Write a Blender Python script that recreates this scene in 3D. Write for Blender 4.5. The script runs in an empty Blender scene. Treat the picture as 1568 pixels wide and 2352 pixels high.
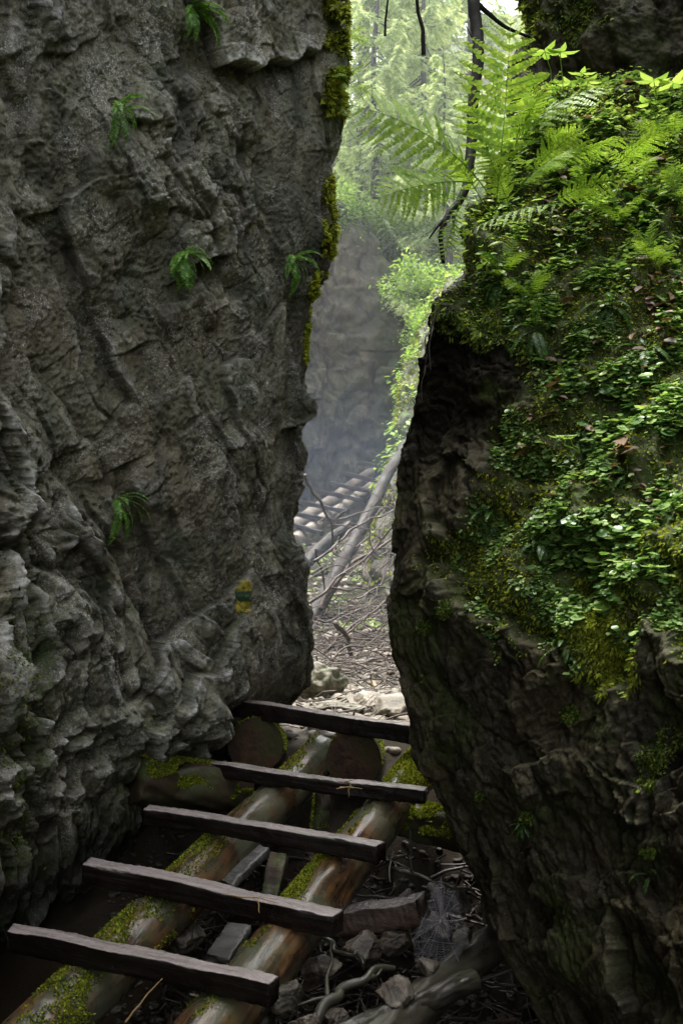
import bpy, math, random
import numpy as np
from mathutils import Vector, Matrix, Euler

random.seed(7)
rng = np.random.default_rng(11)
SC = bpy.context.scene
COL = SC.collection
EYE = 2.6            # camera height above the gully floor
FPX = 2287.0         # focal length in units of a 1568 wide sheet


def at(x, y, Y):
    """world point seen at sheet position x, y and standing at distance Y"""
    return np.array(((x - 784.0) / FPX * Y, Y, EYE + (1176.0 - y) / FPX * Y))


def sheet(p):
    """sheet position of world points (n,3)"""
    Y = np.maximum(p[..., 1], 0.05)
    return 784.0 + p[..., 0] / Y * FPX, 1176.0 - (p[..., 2] - EYE) / Y * FPX


def sstep(a, b, x):
    t = np.clip((np.asarray(x, float) - a) / (b - a), 0, 1)
    return t * t * (3 - 2 * t)


# ---------------------------------------------------------------- noise
def _h(ix, iy, seed):
    n = (ix.astype(np.int64) * 374761393 + iy.astype(np.int64) * 668265263 + seed * 1442695041) & 0xffffffff
    n = ((n ^ (n >> 13)) * 1274126177) & 0xffffffff
    n = ((n ^ (n >> 16)) * 2246822519) & 0xffffffff
    return ((n ^ (n >> 15)) & 0xffffff) / float(0xffffff)


def noise2(x, y, seed=0):
    ix = np.floor(x); iy = np.floor(y)
    fx = x - ix; fy = y - iy
    ux = fx * fx * fx * (fx * (fx * 6 - 15) + 10); uy = fy * fy * fy * (fy * (fy * 6 - 15) + 10)

    def g(ox, oy):
        a = _h(ix + ox, iy + oy, seed) * 2 * np.pi
        return np.cos(a) * (fx - ox) + np.sin(a) * (fy - oy)
    return ((g(0, 0) * (1 - ux) + g(1, 0) * ux) * (1 - uy) + (g(0, 1) * (1 - ux) + g(1, 1) * ux) * uy) * 1.5


def fbm(x, y, octs=5, seed=0, gain=0.5):
    s = 0; a = 1.0
    for o in range(octs):
        s = s + a * noise2(x * 2 ** o + o * 17.3, y * 2 ** o - o * 9.1, seed + o)
        a *= gain
    return s


def chips(x, y, seed, tilt=1.0, k=1.0, concave=False, crack=0.0):
    """tilted pieces of rock: lumps with sharp valleys, or scallops with sharp ridges"""
    ix = np.floor(x); iy = np.floor(y)
    best = np.full(x.shape, -1e9); second = best.copy()
    for oy in (-1, 0, 1):
        for ox in (-1, 0, 1):
            cx = ix + ox; cy = iy + oy
            dx = x - (cx + 0.1 + 0.8 * _h(cx, cy, seed)); dy = y - (cy + 0.1 + 0.8 * _h(cx, cy, seed + 1))
            gx = (_h(cx, cy, seed + 2) - .5) * 2 * tilt; gy = (_h(cx, cy, seed + 3) - .5) * 2 * tilt
            off = _h(cx, cy, seed + 4) * .5
            v = off + gx * dx + gy * dy - k * (dx * dx + dy * dy)
            second = np.maximum(second, np.minimum(best, v)); best = np.maximum(best, v)
    if crack: best = best - crack * np.exp(-(best - second) / .035)
    return -best if concave else best


def rot(u, v, deg):
    c, s = math.cos(math.radians(deg)), math.sin(math.radians(deg))
    return u * c + v * s, -u * s + v * c


def blur(a, n):
    for ax in (0, 1):
        p = [(0, 0), (0, 0)]; p[ax] = (n + 1, n)
        c = np.cumsum(np.pad(a, p, mode='edge'), axis=ax)
        m = a.shape[ax]
        a = (np.take(c, np.arange(2 * n + 1, 2 * n + 1 + m), axis=ax) - np.take(c, np.arange(m), axis=ax)) / (2 * n + 1)
    return a


def unit(v):
    return v / np.maximum(np.linalg.norm(v, axis=-1, keepdims=True), 1e-9)


# ---------------------------------------------------------------- meshes
def mesh_np(name, V, Fq, attrs=None, smooth=True):
    V = np.ascontiguousarray(V, np.float32).reshape(-1, 3)
    k = Fq.shape[1]
    me = bpy.data.meshes.new(name)
    me.vertices.add(len(V)); me.vertices.foreach_set('co', V.ravel())
    me.loops.add(Fq.size); me.loops.foreach_set('vertex_index', Fq.astype(np.int32).ravel())
    me.polygons.add(len(Fq))
    me.polygons.foreach_set('loop_start', np.arange(0, Fq.size, k, dtype=np.int32))
    me.polygons.foreach_set('loop_total', np.full(len(Fq), k, np.int32))
    me.polygons.foreach_set('use_smooth', np.full(len(Fq), smooth, bool))
    for n, a in (attrs or {}).items():
        at_ = me.attributes.new(n, 'FLOAT', 'POINT')
        at_.data.foreach_set('value', np.ascontiguousarray(a, np.float32).ravel())
    me.update(calc_edges=True)
    return me


def link(name, me, mat=None, parent=None):
    o = bpy.data.objects.new(name, me)
    COL.objects.link(o)
    if mat and me:
        if not me.materials:
            me.materials.append(mat)
    if parent:
        o.parent = parent
        o.matrix_parent_inverse = Matrix.Translation(parent.location).inverted() if False else Matrix()
    return o


def tag(o, label=None, cat=None, group=None, kind=None):
    if label: o['label'] = label
    if cat: o['category'] = cat
    if group: o['group'] = group
    if kind: o['kind'] = kind
    return o


def root(name, label, cat, loc=(0, 0, 0), group=None):
    o = bpy.data.objects.new(name, None)
    o.empty_display_size = .1
    COL.objects.link(o)
    o.location = loc
    return tag(o, label, cat, group)


def part(name, me, mat, parent, world=True, kind=None):
    """mesh given in world coordinates becomes a child of parent"""
    o = link(name, me, mat)
    if world:
        base = Vector((0, 0, 0)); p = parent
        while p:
            base += p.location; p = p.parent
        me.transform(Matrix.Translation(-base))
    o.parent = parent
    if kind: o['kind'] = kind
    return o


class MB:
    """collects pieces into one mesh"""
    def __init__(s):
        s.V = []; s.F = {}; s.n = 0; s.A = []

    def add(s, V, F, tint=0.5):
        V = np.asarray(V, float).reshape(-1, 3); F = np.asarray(F, int)
        s.F.setdefault(F.shape[1], []).append(F + s.n)
        s.V.append(V); s.A.append(np.broadcast_to(np.asarray(tint, float), (len(V),)))
        s.n += len(V)
        return s

    def mesh(s, name, smooth=True):
        V = np.concatenate(s.V); A = np.concatenate(s.A)
        if len(s.F) == 1:
            return mesh_np(name, V, np.concatenate(list(s.F.values())[0]), {'tint': A}, smooth)
        q = np.concatenate(s.F.get(4, [np.zeros((0, 4), int)])); t = np.concatenate(s.F.get(3, [np.zeros((0, 3), int)]))
        me = bpy.data.meshes.new(name)
        idx = np.concatenate([q.ravel(), t.ravel()]); tot = np.concatenate([np.full(len(q), 4), np.full(len(t), 3)])
        st = np.concatenate([[0], np.cumsum(tot)[:-1]])
        me.vertices.add(len(V)); me.vertices.foreach_set('co', V.astype(np.float32).ravel())
        me.loops.add(len(idx)); me.loops.foreach_set('vertex_index', idx.astype(np.int32))
        me.polygons.add(len(tot)); me.polygons.foreach_set('loop_start', st.astype(np.int32))
        me.polygons.foreach_set('loop_total', tot.astype(np.int32)); me.polygons.foreach_set('use_smooth', np.full(len(tot), smooth, bool))
        a = me.attributes.new('tint', 'FLOAT', 'POINT'); a.data.foreach_set('value', A.astype(np.float32))
        me.update(calc_edges=True)
        return me


def grid_faces(nr, nc, wrap=False):
    r = np.arange(nr - 1)[:, None]; c = np.arange(nc if wrap else nc - 1)[None, :]
    c2 = (c + 1) % nc
    return np.stack([r * nc + c, r * nc + c2, (r + 1) * nc + c2, (r + 1) * nc + c], -1).reshape(-1, 4)


def catmull(P, dens):
    """interpolate along axis 0; dens = samples per interval; returns points and parameter"""
    n = P.shape[0]
    t = np.concatenate([np.linspace(i, i + 1, d, endpoint=False) for i, d in enumerate(dens)] + [[n - 1.0]])
    i = np.minimum(np.floor(t).astype(int), n - 2); f = (t - i)
    f = f.reshape((-1,) + (1,) * (P.ndim - 1))
    p0 = P[np.maximum(i - 1, 0)]; p1 = P[i]; p2 = P[i + 1]; p3 = P[np.minimum(i + 2, n - 1)]
    m1 = (p2 - p0) * .5; m2 = (p3 - p1) * .5
    h = f * f * f; g = f * f
    return (2 * h - 3 * g + 1) * p1 + (h - 2 * g + f) * m1 + (-2 * h + 3 * g) * p2 + (h - g) * m2


class Surf:
    """a rock face: control lattice -> dense sheet -> displaced sheet"""
    def __init__(s, ctrl, dr, dc, flip=False):
        ctrl = np.asarray(ctrl, float)
        B = catmull(ctrl, dr)
        B = np.swapaxes(catmull(np.swapaxes(B, 0, 1), dc), 0, 1)
        s.B = B; s.nr, s.nc = B.shape[:2]
        s.N = unit(np.cross(np.gradient(B, axis=1), np.gradient(B, axis=0))) * (-1 if flip else 1)
        du = np.linalg.norm(np.diff(ctrl, axis=1), axis=-1).mean(0); dv = np.linalg.norm(np.diff(ctrl, axis=0), axis=-1).mean(1)
        cu = np.concatenate([[0], np.cumsum(du)]); cv = np.concatenate([[0], np.cumsum(dv)])
        tc = np.concatenate([np.linspace(cu[i], cu[i + 1], d, endpoint=False) for i, d in enumerate(dc)] + [cu[-1:]])
        tr = np.concatenate([np.linspace(cv[i], cv[i + 1], d, endpoint=False) for i, d in enumerate(dr)] + [cv[-1:]])
        s.U, s.Vv = np.meshgrid(tc, tr)
        s.px, s.py = sheet(B)

    def displace(s, h):
        s.h = h
        s.P = s.B + s.N * h[..., None]
        s.n2 = unit(np.cross(np.gradient(s.P, axis=1), np.gradient(s.P, axis=0)))
        s.n2 *= np.sign((s.n2 * s.N).sum(-1, keepdims=True) + 1e-9)
        s.px, s.py = sheet(s.P)
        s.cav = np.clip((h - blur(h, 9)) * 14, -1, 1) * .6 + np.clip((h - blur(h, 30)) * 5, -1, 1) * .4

    def build(s, name, mat, moss=None, extra=None):
        a = {'cav': s.cav * .5 + .5}
        a['moss'] = moss if moss is not None else np.zeros_like(s.cav)
        for k, v in (extra or {}).items(): a[k] = v
        F = grid_faces(s.nr, s.nc)
        if (s.N[s.nr // 2, s.nc // 2] * np.cross(s.B[s.nr // 2, s.nc // 2 + 1] - s.B[s.nr // 2, s.nc // 2], s.B[s.nr // 2 + 1, s.nc // 2] - s.B[s.nr // 2, s.nc // 2])).sum() < 0:
            F = F[:, ::-1]
        return link(name, mesh_np(name, s.P, F, a), mat)

    def near(s, x, y):
        """point and normal of the sheet seen at x, y"""
        d = (s.px - x) ** 2 + (s.py - y) ** 2
        face = (s.n2 * s.P_view()).sum(-1) < 0
        d = np.where(face, d, d + 4000) + s.P[..., 1] * 3.0
        k = np.unravel_index(np.argmin(d), d.shape)
        return s.P[k], s.n2[k]

    def P_view(s):
        return unit(s.P - np.array((0, 0, EYE)))

    def scatter(s, mask, n):
        """n random points where mask (0..1 per vertex) says so, by real area"""
        a = np.linalg.norm(np.cross(np.gradient(s.P, axis=1), np.gradient(s.P, axis=0)), axis=-1)
        w = (mask * a).ravel(); w = w / w.sum()
        k = rng.choice(w.size, n, p=w)
        r, c = k // s.nc, k % s.nc
        r2 = np.clip(r + 1, 0, s.nr - 1); c2 = np.clip(c + 1, 0, s.nc - 1)
        f, g = rng.random((n, 1)), rng.random((n, 1))
        P = s.P[r, c] + (s.P[r2, c] - s.P[r, c]) * f + (s.P[r, c2] - s.P[r, c]) * g
        return P, s.n2[r, c]


# card templates: along, across, lift, faces
T_LEAF = (np.array([[0, 0, 0], [.3, -.42, .05], [.3, 0, -.03], [.3, .42, .05], [.7, -.34, .03], [.7, 0, -.05], [.7, .34, .03], [1, 0, -.10]]),
          np.array([[0, 1, 2, 2], [0, 2, 3, 3], [1, 4, 5, 2], [2, 5, 6, 3], [4, 7, 5, 5], [5, 7, 6, 6]]))
T_PINNA = (np.array([[0, -.16, 0], [0, .16, 0], [.5, -.5, .06], [.5, .5, .06], [1, 0, -.06]]),
           np.array([[0, 2, 3, 1], [2, 4, 3, 3]]))
T_BLADE = (np.array([[0, -.5, 0], [0, .5, 0], [.55, .42, .03], [.55, -.42, .03], [1, 0, -.05]]),
           np.array([[0, 1, 2, 3], [3, 2, 4, 4]]))
_a = np.linspace(0, 2 * np.pi, 9)[:-1]
T_ROUND = (np.concatenate([[[.5, 0, -.06]], np.stack([.5 - .5 * np.cos(_a) * np.where(np.arange(8) == 0, .55, 1), .5 * np.sin(_a), .05 * np.cos(2 * _a)], -1)]),
           np.array([[0, i + 1, (i + 1) % 8 + 1, (i + 1) % 8 + 1] for i in range(8)]))


def cards(tpl, P, A, B, L, Wd, tint=None):
    """P base points, A lengthwise, B sideways directions, L and Wd sizes -> verts, faces (triangles as split lists), tint"""
    T, F = tpl
    n = len(P)
    A = unit(A); B = unit(B - A * (A * B).sum(-1, keepdims=True)); C = np.cross(A, B)
    L = np.broadcast_to(np.asarray(L, float), (n,)); Wd = np.broadcast_to(np.asarray(Wd, float), (n,))
    V = (P[:, None] + A[:, None] * (T[None, :, 0, None] * L[:, None, None]) + B[:, None] * (T[None, :, 1, None] * Wd[:, None, None])
         + C[:, None] * (T[None, :, 2, None] * L[:, None, None]))
    Fn = F[None] + (np.arange(n) * len(T))[:, None, None]
    tint = rng.random(n) if tint is None else np.broadcast_to(np.asarray(tint, float), (n,))
    return V.reshape(-1, 3), Fn.reshape(-1, 4), np.repeat(tint, len(T))


def add_cards(mb, *a):
    V, Fq, t = cards(*a)
    tri = Fq[:, 2] == Fq[:, 3]
    n0 = mb.n
    mb.V.append(V); mb.A.append(t); mb.n += len(V)
    if (~tri).any(): mb.F.setdefault(4, []).append(Fq[~tri] + n0)
    if tri.any(): mb.F.setdefault(3, []).append(Fq[tri][:, :3] + n0)


def rnd_dirs(n):
    v = rng.normal(size=(n, 3))
    return unit(v)


def tube(pts, rad, sides=10, amp=0.0, seed=1, sub=1, caps=True, grain=0.0):
    """round stem along points; returns V, F(quads), with rough skin"""
    pts = np.asarray(pts, float); rad = np.broadcast_to(np.asarray(rad, float), (len(pts),))
    if sub > 1:
        q = catmull(np.concatenate([pts, rad[:, None]], 1), [sub] * (len(pts) - 1))
        pts, rad = q[:, :3], q[:, 3]
    n = len(pts)
    T = unit(np.gradient(pts, axis=0))
    up = np.array((0, 0, 1.0)) if abs(T[0, 2]) < .9 else np.array((1.0, 0, 0))
    U = np.zeros_like(T); u = unit(up - T[0] * (up @ T[0]))
    for i in range(n):
        u = unit(u - T[i] * (u @ T[i])); U[i] = u
    Wv = np.cross(T, U)
    a = np.linspace(0, 2 * np.pi, sides, endpoint=False)
    ln = np.concatenate([[0], np.cumsum(np.linalg.norm(np.diff(pts, axis=0), axis=1))])
    R = rad[:, None] * np.ones((1, sides))
    if amp:
        rr = rad.mean()
        R = R * (1 + amp * (fbm(np.cos(a)[None] * 1.3 + ln[:, None] / rr * .35 + 5, np.sin(a)[None] * 1.3 + ln[:, None] / rr * .2, 4, seed)))
    if grain:
        R = R + grain * noise2(a[None] * sides / 7 + 0 * ln[:, None], ln[:, None] / rad.mean() * .5, seed + 9)
    V = pts[:, None] + U[:, None] * (np.cos(a)[None, :, None] * R[..., None]) + Wv[:, None] * (np.sin(a)[None, :, None] * R[..., None])
    V = V.reshape(-1, 3); F = grid_faces(n, sides, True)
    if caps:
        c0 = len(V); V = np.concatenate([V, pts[:1], pts[-1:]])
        j = np.arange(sides); k = (j + 1) % sides
        F = np.concatenate([F, np.stack([np.full(sides, c0), k, j, j], -1), np.stack([np.full(sides, c0 + 1), (n - 1) * sides + j, (n - 1) * sides + k, (n - 1) * sides + k], -1)])
    return V, F


def add_tube(mb, *a, tint=.5, **k):
    V, F = tube(*a, **k)
    tri = F[:, 2] == F[:, 3]
    n0 = mb.n
    mb.V.append(V); mb.A.append(np.full(len(V), tint)); mb.n += len(V)
    mb.F.setdefault(4, []).append(F[~tri] + n0)
    if tri.any(): mb.F.setdefault(3, []).append(F[tri][:, :3] + n0)
    return mb


def wander(p, q, n, amp, seed):
    """an uneven line between two points"""
    r = np.random.default_rng(seed)
    t = np.linspace(0, 1, n)[:, None]
    p, q = np.asarray(p, float), np.asarray(q, float)
    off = np.cumsum(r.normal(size=(n, 3)), 0); off -= off[:1] + (off[-1:] - off[:1]) * t
    return p + (q - p) * t + off * amp


# ---------------------------------------------------------------- materials
def nodes(name):
    m = bpy.data.materials.new(name); m.use_nodes = True
    nt = m.node_tree; nt.nodes.clear()
    out = nt.nodes.new('ShaderNodeOutputMaterial')
    return m, nt, out


class NT:
    def __init__(s, nt):
        s.nt = nt

    def n(s, kind, ins=None, **kw):
        d = s.nt.nodes.new(kind)
        for k, v in kw.items(): setattr(d, k, v)
        for k, v in (ins or {}).items():
            if hasattr(v, 'is_output') or isinstance(v, bpy.types.NodeSocket): s.nt.links.new(v, d.inputs[k])
            else: d.inputs[k].default_value = v
        return d

    def noise(s, vec, scale, detail=5, rough=.55, dist=0.0):
        return s.n('ShaderNodeTexNoise', {'Vector': vec, 'Scale': scale, 'Detail': detail, 'Roughness': rough, 'Distortion': dist}).outputs['Fac']

    def ramp(s, fac, stops):
        d = s.n('ShaderNodeValToRGB', {'Fac': fac})
        e = d.color_ramp.elements
        while len(e) < len(stops): e.new(.5)
        for i, (p, c) in enumerate(stops):
            e[i].position = p; e[i].color = (*c, 1) if len(c) == 3 else c
        return d.outputs['Color']

    def lin(s, fac, a, b, lo=0.0, hi=1.0):
        return s.n('ShaderNodeMapRange', {'Value': fac, 'From Min': a, 'From Max': b, 'To Min': lo, 'To Max': hi}).outputs['Result']

    def mix(s, fac, a, b, mode='MIX'):
        d = s.nt.nodes.new('ShaderNodeMix'); d.data_type = 'RGBA'; d.blend_type = mode; d.clamp_factor = True
        for sock, v in ((d.inputs[0], fac), (d.inputs[6], a), (d.inputs[7], b)):
            if isinstance(v, bpy.types.NodeSocket): s.nt.links.new(v, sock)
            elif isinstance(v, (int, float)): sock.default_value = v
            else: sock.default_value = (*v, 1)
        return d.outputs[2]

    def math(s, op, a, b=0.0):
        d = s.nt.nodes.new('ShaderNodeMath'); d.operation = op
        for i, v in enumerate((a, b)):
            if isinstance(v, bpy.types.NodeSocket): s.nt.links.new(v, d.inputs[i])
            else: d.inputs[i].default_value = v
        return d.outputs[0]

    def attr(s, name):
        return s.n('ShaderNodeAttribute', attribute_name=name).outputs['Fac']


def rock_mat(name, dark, mid, light, lichen, green=(.03, .05, .018), scale=1.0, rough=(.5, .9), wet=0.0, lich_amt=1.0, warm=(.13, .10, .065), bump=(.7, .012), spec=.5):
    m, nt, out = nodes(name); N = NT(nt)
    pos = N.n('ShaderNodeTexCoord').outputs['Object']
    st = N.n('ShaderNodeMapping', {'Vector': pos, 'Scale': (1, 1, .55), 'Rotation': (0.3, .5, .2)}).outputs[0]
    big = N.noise(st, 1.3 * scale, 6, .6)
    med = N.noise(st, 7 * scale, 8, .65, .3)
    fine = N.noise(pos, 42 * scale, 6, .7)
    cav = N.attr('cav')
    tone = N.math('ADD', N.math('MULTIPLY', med, .62), N.math('MULTIPLY', fine, .38))
    c = N.ramp(tone, [(.34, dark), (.50, mid), (.64, light)])
    c = N.mix(N.lin(big, .45, .68), c, N.mix(.55, c, warm))
    sp = N.math('MULTIPLY', N.lin(N.noise(pos, 95 * scale, 4, .75), .52, .66), N.lin(N.noise(pos, 4.5 * scale, 4, .6), .42, .62))
    c = N.mix(N.math('MULTIPLY', sp, .75 * lich_amt), c, lichen)
    gr = N.math('MULTIPLY', N.lin(N.noise(pos, 2.6 * scale, 6, .6), .5, .68), .65)
    c = N.mix(gr, c, green)
    sk = N.noise(N.n('ShaderNodeMapping', {'Vector': pos, 'Scale': (4.5, 4.5, .45)}).outputs[0], scale, 5, .6)      # seepage streaks
    c = N.mix(N.lin(sk, .53, .66, 0, .7), c, (dark[0] * 1.2, dark[1] * 1.25, dark[2] * 1.2))
    pit = N.math('MULTIPLY', N.lin(N.noise(pos, 130 * scale, 3, .7), .42, .34), .8)
    c = N.mix(pit, c, dark)
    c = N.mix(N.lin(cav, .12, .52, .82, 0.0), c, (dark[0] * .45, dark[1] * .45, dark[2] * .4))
    c = N.mix(N.math('MULTIPLY', N.lin(cav, .52, .9, 0.0, .8), N.lin(N.noise(pos, 18 * scale, 5, .7), .38, .6)), c, lichen)
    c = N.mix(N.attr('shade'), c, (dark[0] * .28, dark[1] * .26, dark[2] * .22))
    ms = N.attr('moss')
    msn = N.math('MULTIPLY', ms, N.lin(N.noise(pos, 14, 6, .7), .35, .6))
    c = N.mix(msn, c, N.ramp(N.noise(pos, 60, 4), [(.3, (.012, .02, .005)), (.7, (.07, .11, .015))]))
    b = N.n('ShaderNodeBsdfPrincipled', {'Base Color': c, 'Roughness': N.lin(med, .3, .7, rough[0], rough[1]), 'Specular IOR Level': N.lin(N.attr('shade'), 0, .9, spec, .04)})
    hgt = N.math('ADD', N.math('MULTIPLY', fine, .6), N.math('MULTIPLY', N.noise(pos, 120 * scale, 4, .6), .4))
    bp = N.n('ShaderNodeBump', {'Strength': bump[0], 'Distance': bump[1] / scale, 'Height': hgt})
    nt.links.new(bp.outputs[0], b.inputs['Normal'])
    nt.links.new(b.outputs[0], out.inputs[0])
    return m


def leaf_mat(name, stops, trans=.4, rough=.4, spec=.5, tcol=1.35):
    m, nt, out = nodes(name); N = NT(nt)
    c = N.ramp(N.attr('tint'), stops)
    pos = N.n('ShaderNodeTexCoord').outputs['Object']
    c = N.mix(.35, c, N.mix(1.0, c, N.ramp(N.noise(pos, 9, 3), [(.3, (.45, .5, .4)), (.7, (1.35, 1.3, 1.2))]), 'MULTIPLY'))
    b = N.n('ShaderNodeBsdfPrincipled', {'Base Color': c, 'Roughness': rough, 'Specular IOR Level': spec})
    t = N.n('ShaderNodeBsdfTranslucent', {'Color': N.mix(1.0, c, (tcol, tcol, tcol * .55), 'MULTIPLY')})
    mx = N.n('ShaderNodeMixShader', {0: trans, 1: b.outputs[0], 2: t.outputs[0]})
    nt.links.new(mx.outputs[0], out.inputs[0])
    return m


def wood_mat(name, stops, grain_scale=(30, 30, 2.2), rough=(.25, .6), moss=0.0, bump=.5, spec=.5, along=None, green=(.055, .075, .045), top=None):
    """along: world direction of the grain"""
    m, nt, out = nodes(name); N = NT(nt)
    pos = N.n('ShaderNodeTexCoord').outputs['Object']
    if along is not None:
        q = Vector(along).rotation_difference(Vector((0, 0, 1))).to_euler()
        pos2 = N.n('ShaderNodeMapping', {'Vector': pos, 'Rotation': tuple(q)}).outputs[0]
    else:
        pos2 = pos
    g = N.n('ShaderNodeMapping', {'Vector': pos2, 'Scale': grain_scale}).outputs[0]
    gr = N.noise(g, 1.0, 7, .65, .4)
    bl = N.noise(pos, 5, 5, .6)
    c = N.ramp(N.math('ADD', N.math('MULTIPLY', gr, .6), N.math('MULTIPLY', bl, .4)), stops)
    c = N.mix(N.lin(N.noise(pos, 3.2, 5, .6), .42, .6, 0, .8), c, green)
    c = N.mix(N.lin(N.noise(pos, 22, 5, .7), .58, .7, 0, .85), c, (.012, .010, .008))
    rg = N.lin(bl, .35, .65, rough[0], rough[1])
    if top:          # sky sheen on the upper face, painted in as a paler tone
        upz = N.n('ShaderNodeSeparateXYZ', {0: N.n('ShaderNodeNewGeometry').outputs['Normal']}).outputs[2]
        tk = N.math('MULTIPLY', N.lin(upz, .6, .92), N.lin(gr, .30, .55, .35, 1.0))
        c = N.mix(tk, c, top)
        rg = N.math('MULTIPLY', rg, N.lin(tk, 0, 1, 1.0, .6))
    if moss:
        up = N.n('ShaderNodeSeparateXYZ', {0: N.n('ShaderNodeNewGeometry').outputs['Normal']}).outputs[2]
        mk = N.math('MULTIPLY', N.lin(up, .1, .7), N.lin(N.noise(pos, 6, 6, .65), .5, .62))
        c = N.mix(N.math('MULTIPLY', mk, moss), c, N.ramp(N.noise(pos, 70, 3), [(.3, (.02, .035, .006)), (.7, (.09, .13, .02))]))
    b = N.n('ShaderNodeBsdfPrincipled', {'Base Color': c, 'Roughness': rg, 'Specular IOR Level': spec})
    bp = N.n('ShaderNodeBump', {'Strength': bump, 'Distance': .006, 'Height': N.math('ADD', gr, N.math('MULTIPLY', N.noise(pos, 60, 4), .5))})
    nt.links.new(bp.outputs[0], b.inputs['Normal'])
    nt.links.new(b.outputs[0], out.inputs[0])
    return m


M = {}
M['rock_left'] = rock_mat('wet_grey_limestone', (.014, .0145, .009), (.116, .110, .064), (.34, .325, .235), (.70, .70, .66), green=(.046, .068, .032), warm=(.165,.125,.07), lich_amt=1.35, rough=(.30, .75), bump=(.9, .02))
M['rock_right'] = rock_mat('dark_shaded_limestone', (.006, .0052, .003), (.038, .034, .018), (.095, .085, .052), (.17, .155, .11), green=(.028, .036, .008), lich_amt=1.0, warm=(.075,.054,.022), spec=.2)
M['rock_far'] = rock_mat('pale_brown_limestone', (.008, .007, .004), (.044, .037, .020), (.115, .098, .055), (.18, .16, .11), green=(.026, .034, .014), scale=.7, warm=(.072, .056, .022))
M['stone'] = rock_mat('rubble_stone', (.008, .006, .004), (.032, .024, .016), (.085, .066, .046), (.15, .13, .10), scale=1.5, green=(.02, .018, .009), warm=(.05,.03,.014), rough=(.35, .8))
M['moss'] = leaf_mat('moss_green', [(0, (.03, .045, .006)), (.5, (.19, .24, .02)), (1, (.48, .50, .06))], trans=.35, rough=.7, spec=.2)
M['moss_dark'] = leaf_mat('moss_dark_green', [(0, (.012, .022, .006)), (.5, (.075, .125, .018)), (1, (.26, .33, .05))], trans=.3, rough=.7, spec=.2)
M['clover'] = leaf_mat('clover_leaf', [(0, (.04, .11, .03)), (.4, (.16, .30, .085)), (.8, (.34, .49, .16)), (1, (.44, .56, .22))], trans=.35, rough=.33, spec=.5)
M['fern'] = leaf_mat('fern_green', [(0, (.10, .20, .03)), (.5, (.22, .37, .05)), (1, (.42, .54, .11))], trans=.42, rough=.45, spec=.35)
M['fern_dark'] = leaf_mat('spleenwort_green', [(0, (.025, .07, .018)), (.5, (.055, .13, .025)), (1, (.12, .22, .04))], trans=.35, rough=.4)
M['fern_wall'] = leaf_mat('bright_spleenwort', [(0, (.05, .15, .03)), (.5, (.14, .32, .05)), (1, (.28, .48, .09))], trans=.35, rough=.4)
M['litter'] = leaf_mat('dead_leaf_brown', [(0, (.035, .018, .010)), (.5, (.13, .065, .035)), (1, (.32, .20, .15))], trans=.2, rough=.5)
M['needles'] = leaf_mat('spruce_needles', [(0, (.12, .18, .09)), (.45, (.38, .47, .27)), (1, (.78, .83, .60))], trans=.5, rough=.6, spec=.3)
M['broad'] = leaf_mat('broadleaf_green', [(0, (.10, .20, .04)), (.5, (.24, .38, .09)), (1, (.44, .56, .18))], trans=.42, rough=.45, spec=.3)
M['bark_dark'] = wood_mat('dark_wet_bark', [(.3, (.004, .0035, .003)), (.7, (.016, .013, .011))], rough=(.6, .9), spec=.2, green=(.012, .014, .008))
M['bark_far'] = wood_mat('grey_brown_bark', [(.3, (.018, .015, .014)), (.7, (.07, .058, .052))], grain_scale=(12, 12, 4), rough=(.6, .9), green=(.04, .04, .03))
M['debris_twig'] = wood_mat('soaked_twig', [(.3, (.012, .009, .007)), (.7, (.07, .05, .035))], grain_scale=(20, 20, 6), rough=(.2, .5), green=(.03, .022, .015))
M['twig'] = wood_mat('dead_twig_wood', [(.3, (.05, .036, .03)), (.7, (.17, .13, .11))], grain_scale=(20, 20, 6), rough=(.5, .9), green=(.09, .08, .07))

# ---------------------------------------------------------------- camera, sky, sun
cam_d = bpy.data.cameras.new('camera')
cam = bpy.data.objects.new('camera', cam_d); COL.objects.link(cam)
cam.location = (0, 0, EYE); cam.rotation_euler = (math.radians(90), 0, 0)
cam_d.sensor_fit = 'VERTICAL'; cam_d.sensor_height = 36; cam_d.sensor_width = 24
cam_d.lens = FPX * 36 / 2352
cam_d.clip_start = .05; cam_d.clip_end = 600
cam_d.dof.use_dof = True; cam_d.dof.focus_distance = 5.6; cam_d.dof.aperture_fstop = 4.5
SC.camera = cam

SUN_EL, SUN_AZ = math.radians(73), math.radians(-25)     # azimuth from +Y towards +X
w = bpy.data.worlds.new('World'); SC.world = w; w.use_nodes = True
nt = w.node_tree; nt.nodes.clear(); N = NT(nt)
sky = N.n('ShaderNodeTexSky', sky_type='NISHITA')
sky.sun_disc = False; sky.sun_elevation = SUN_EL; sky.sun_rotation = SUN_AZ
sky.air_density = 1.0; sky.dust_density = 4.0; sky.ozone_density = .6
hs = N.n('ShaderNodeHueSaturation', {'Color': sky.outputs[0], 'Saturation': .22, 'Value': 5.0})
bg = N.n('ShaderNodeBackground', {'Color': hs.outputs[0], 'Strength': .15})
wo = N.n('ShaderNodeOutputWorld', {'Surface': bg.outputs[0]})
sd = bpy.data.lights.new('sun', 'SUN'); sd.energy = 5.0; sd.angle = math.radians(14); sd.color = (1, .96, .88)
sun = bpy.data.objects.new('sun', sd); COL.objects.link(sun)
dv = Vector((math.sin(SUN_AZ) * math.cos(SUN_EL), math.cos(SUN_AZ) * math.cos(SUN_EL), math.sin(SUN_EL)))
sun.rotation_euler = dv.to_track_quat('Z', 'Y').to_euler()
SC.view_settings.view_transform = 'Standard'; SC.view_settings.look = 'None'
SC.view_settings.exposure = 0; SC.view_settings.gamma = 1
SC.render.engine = 'CYCLES'
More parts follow.
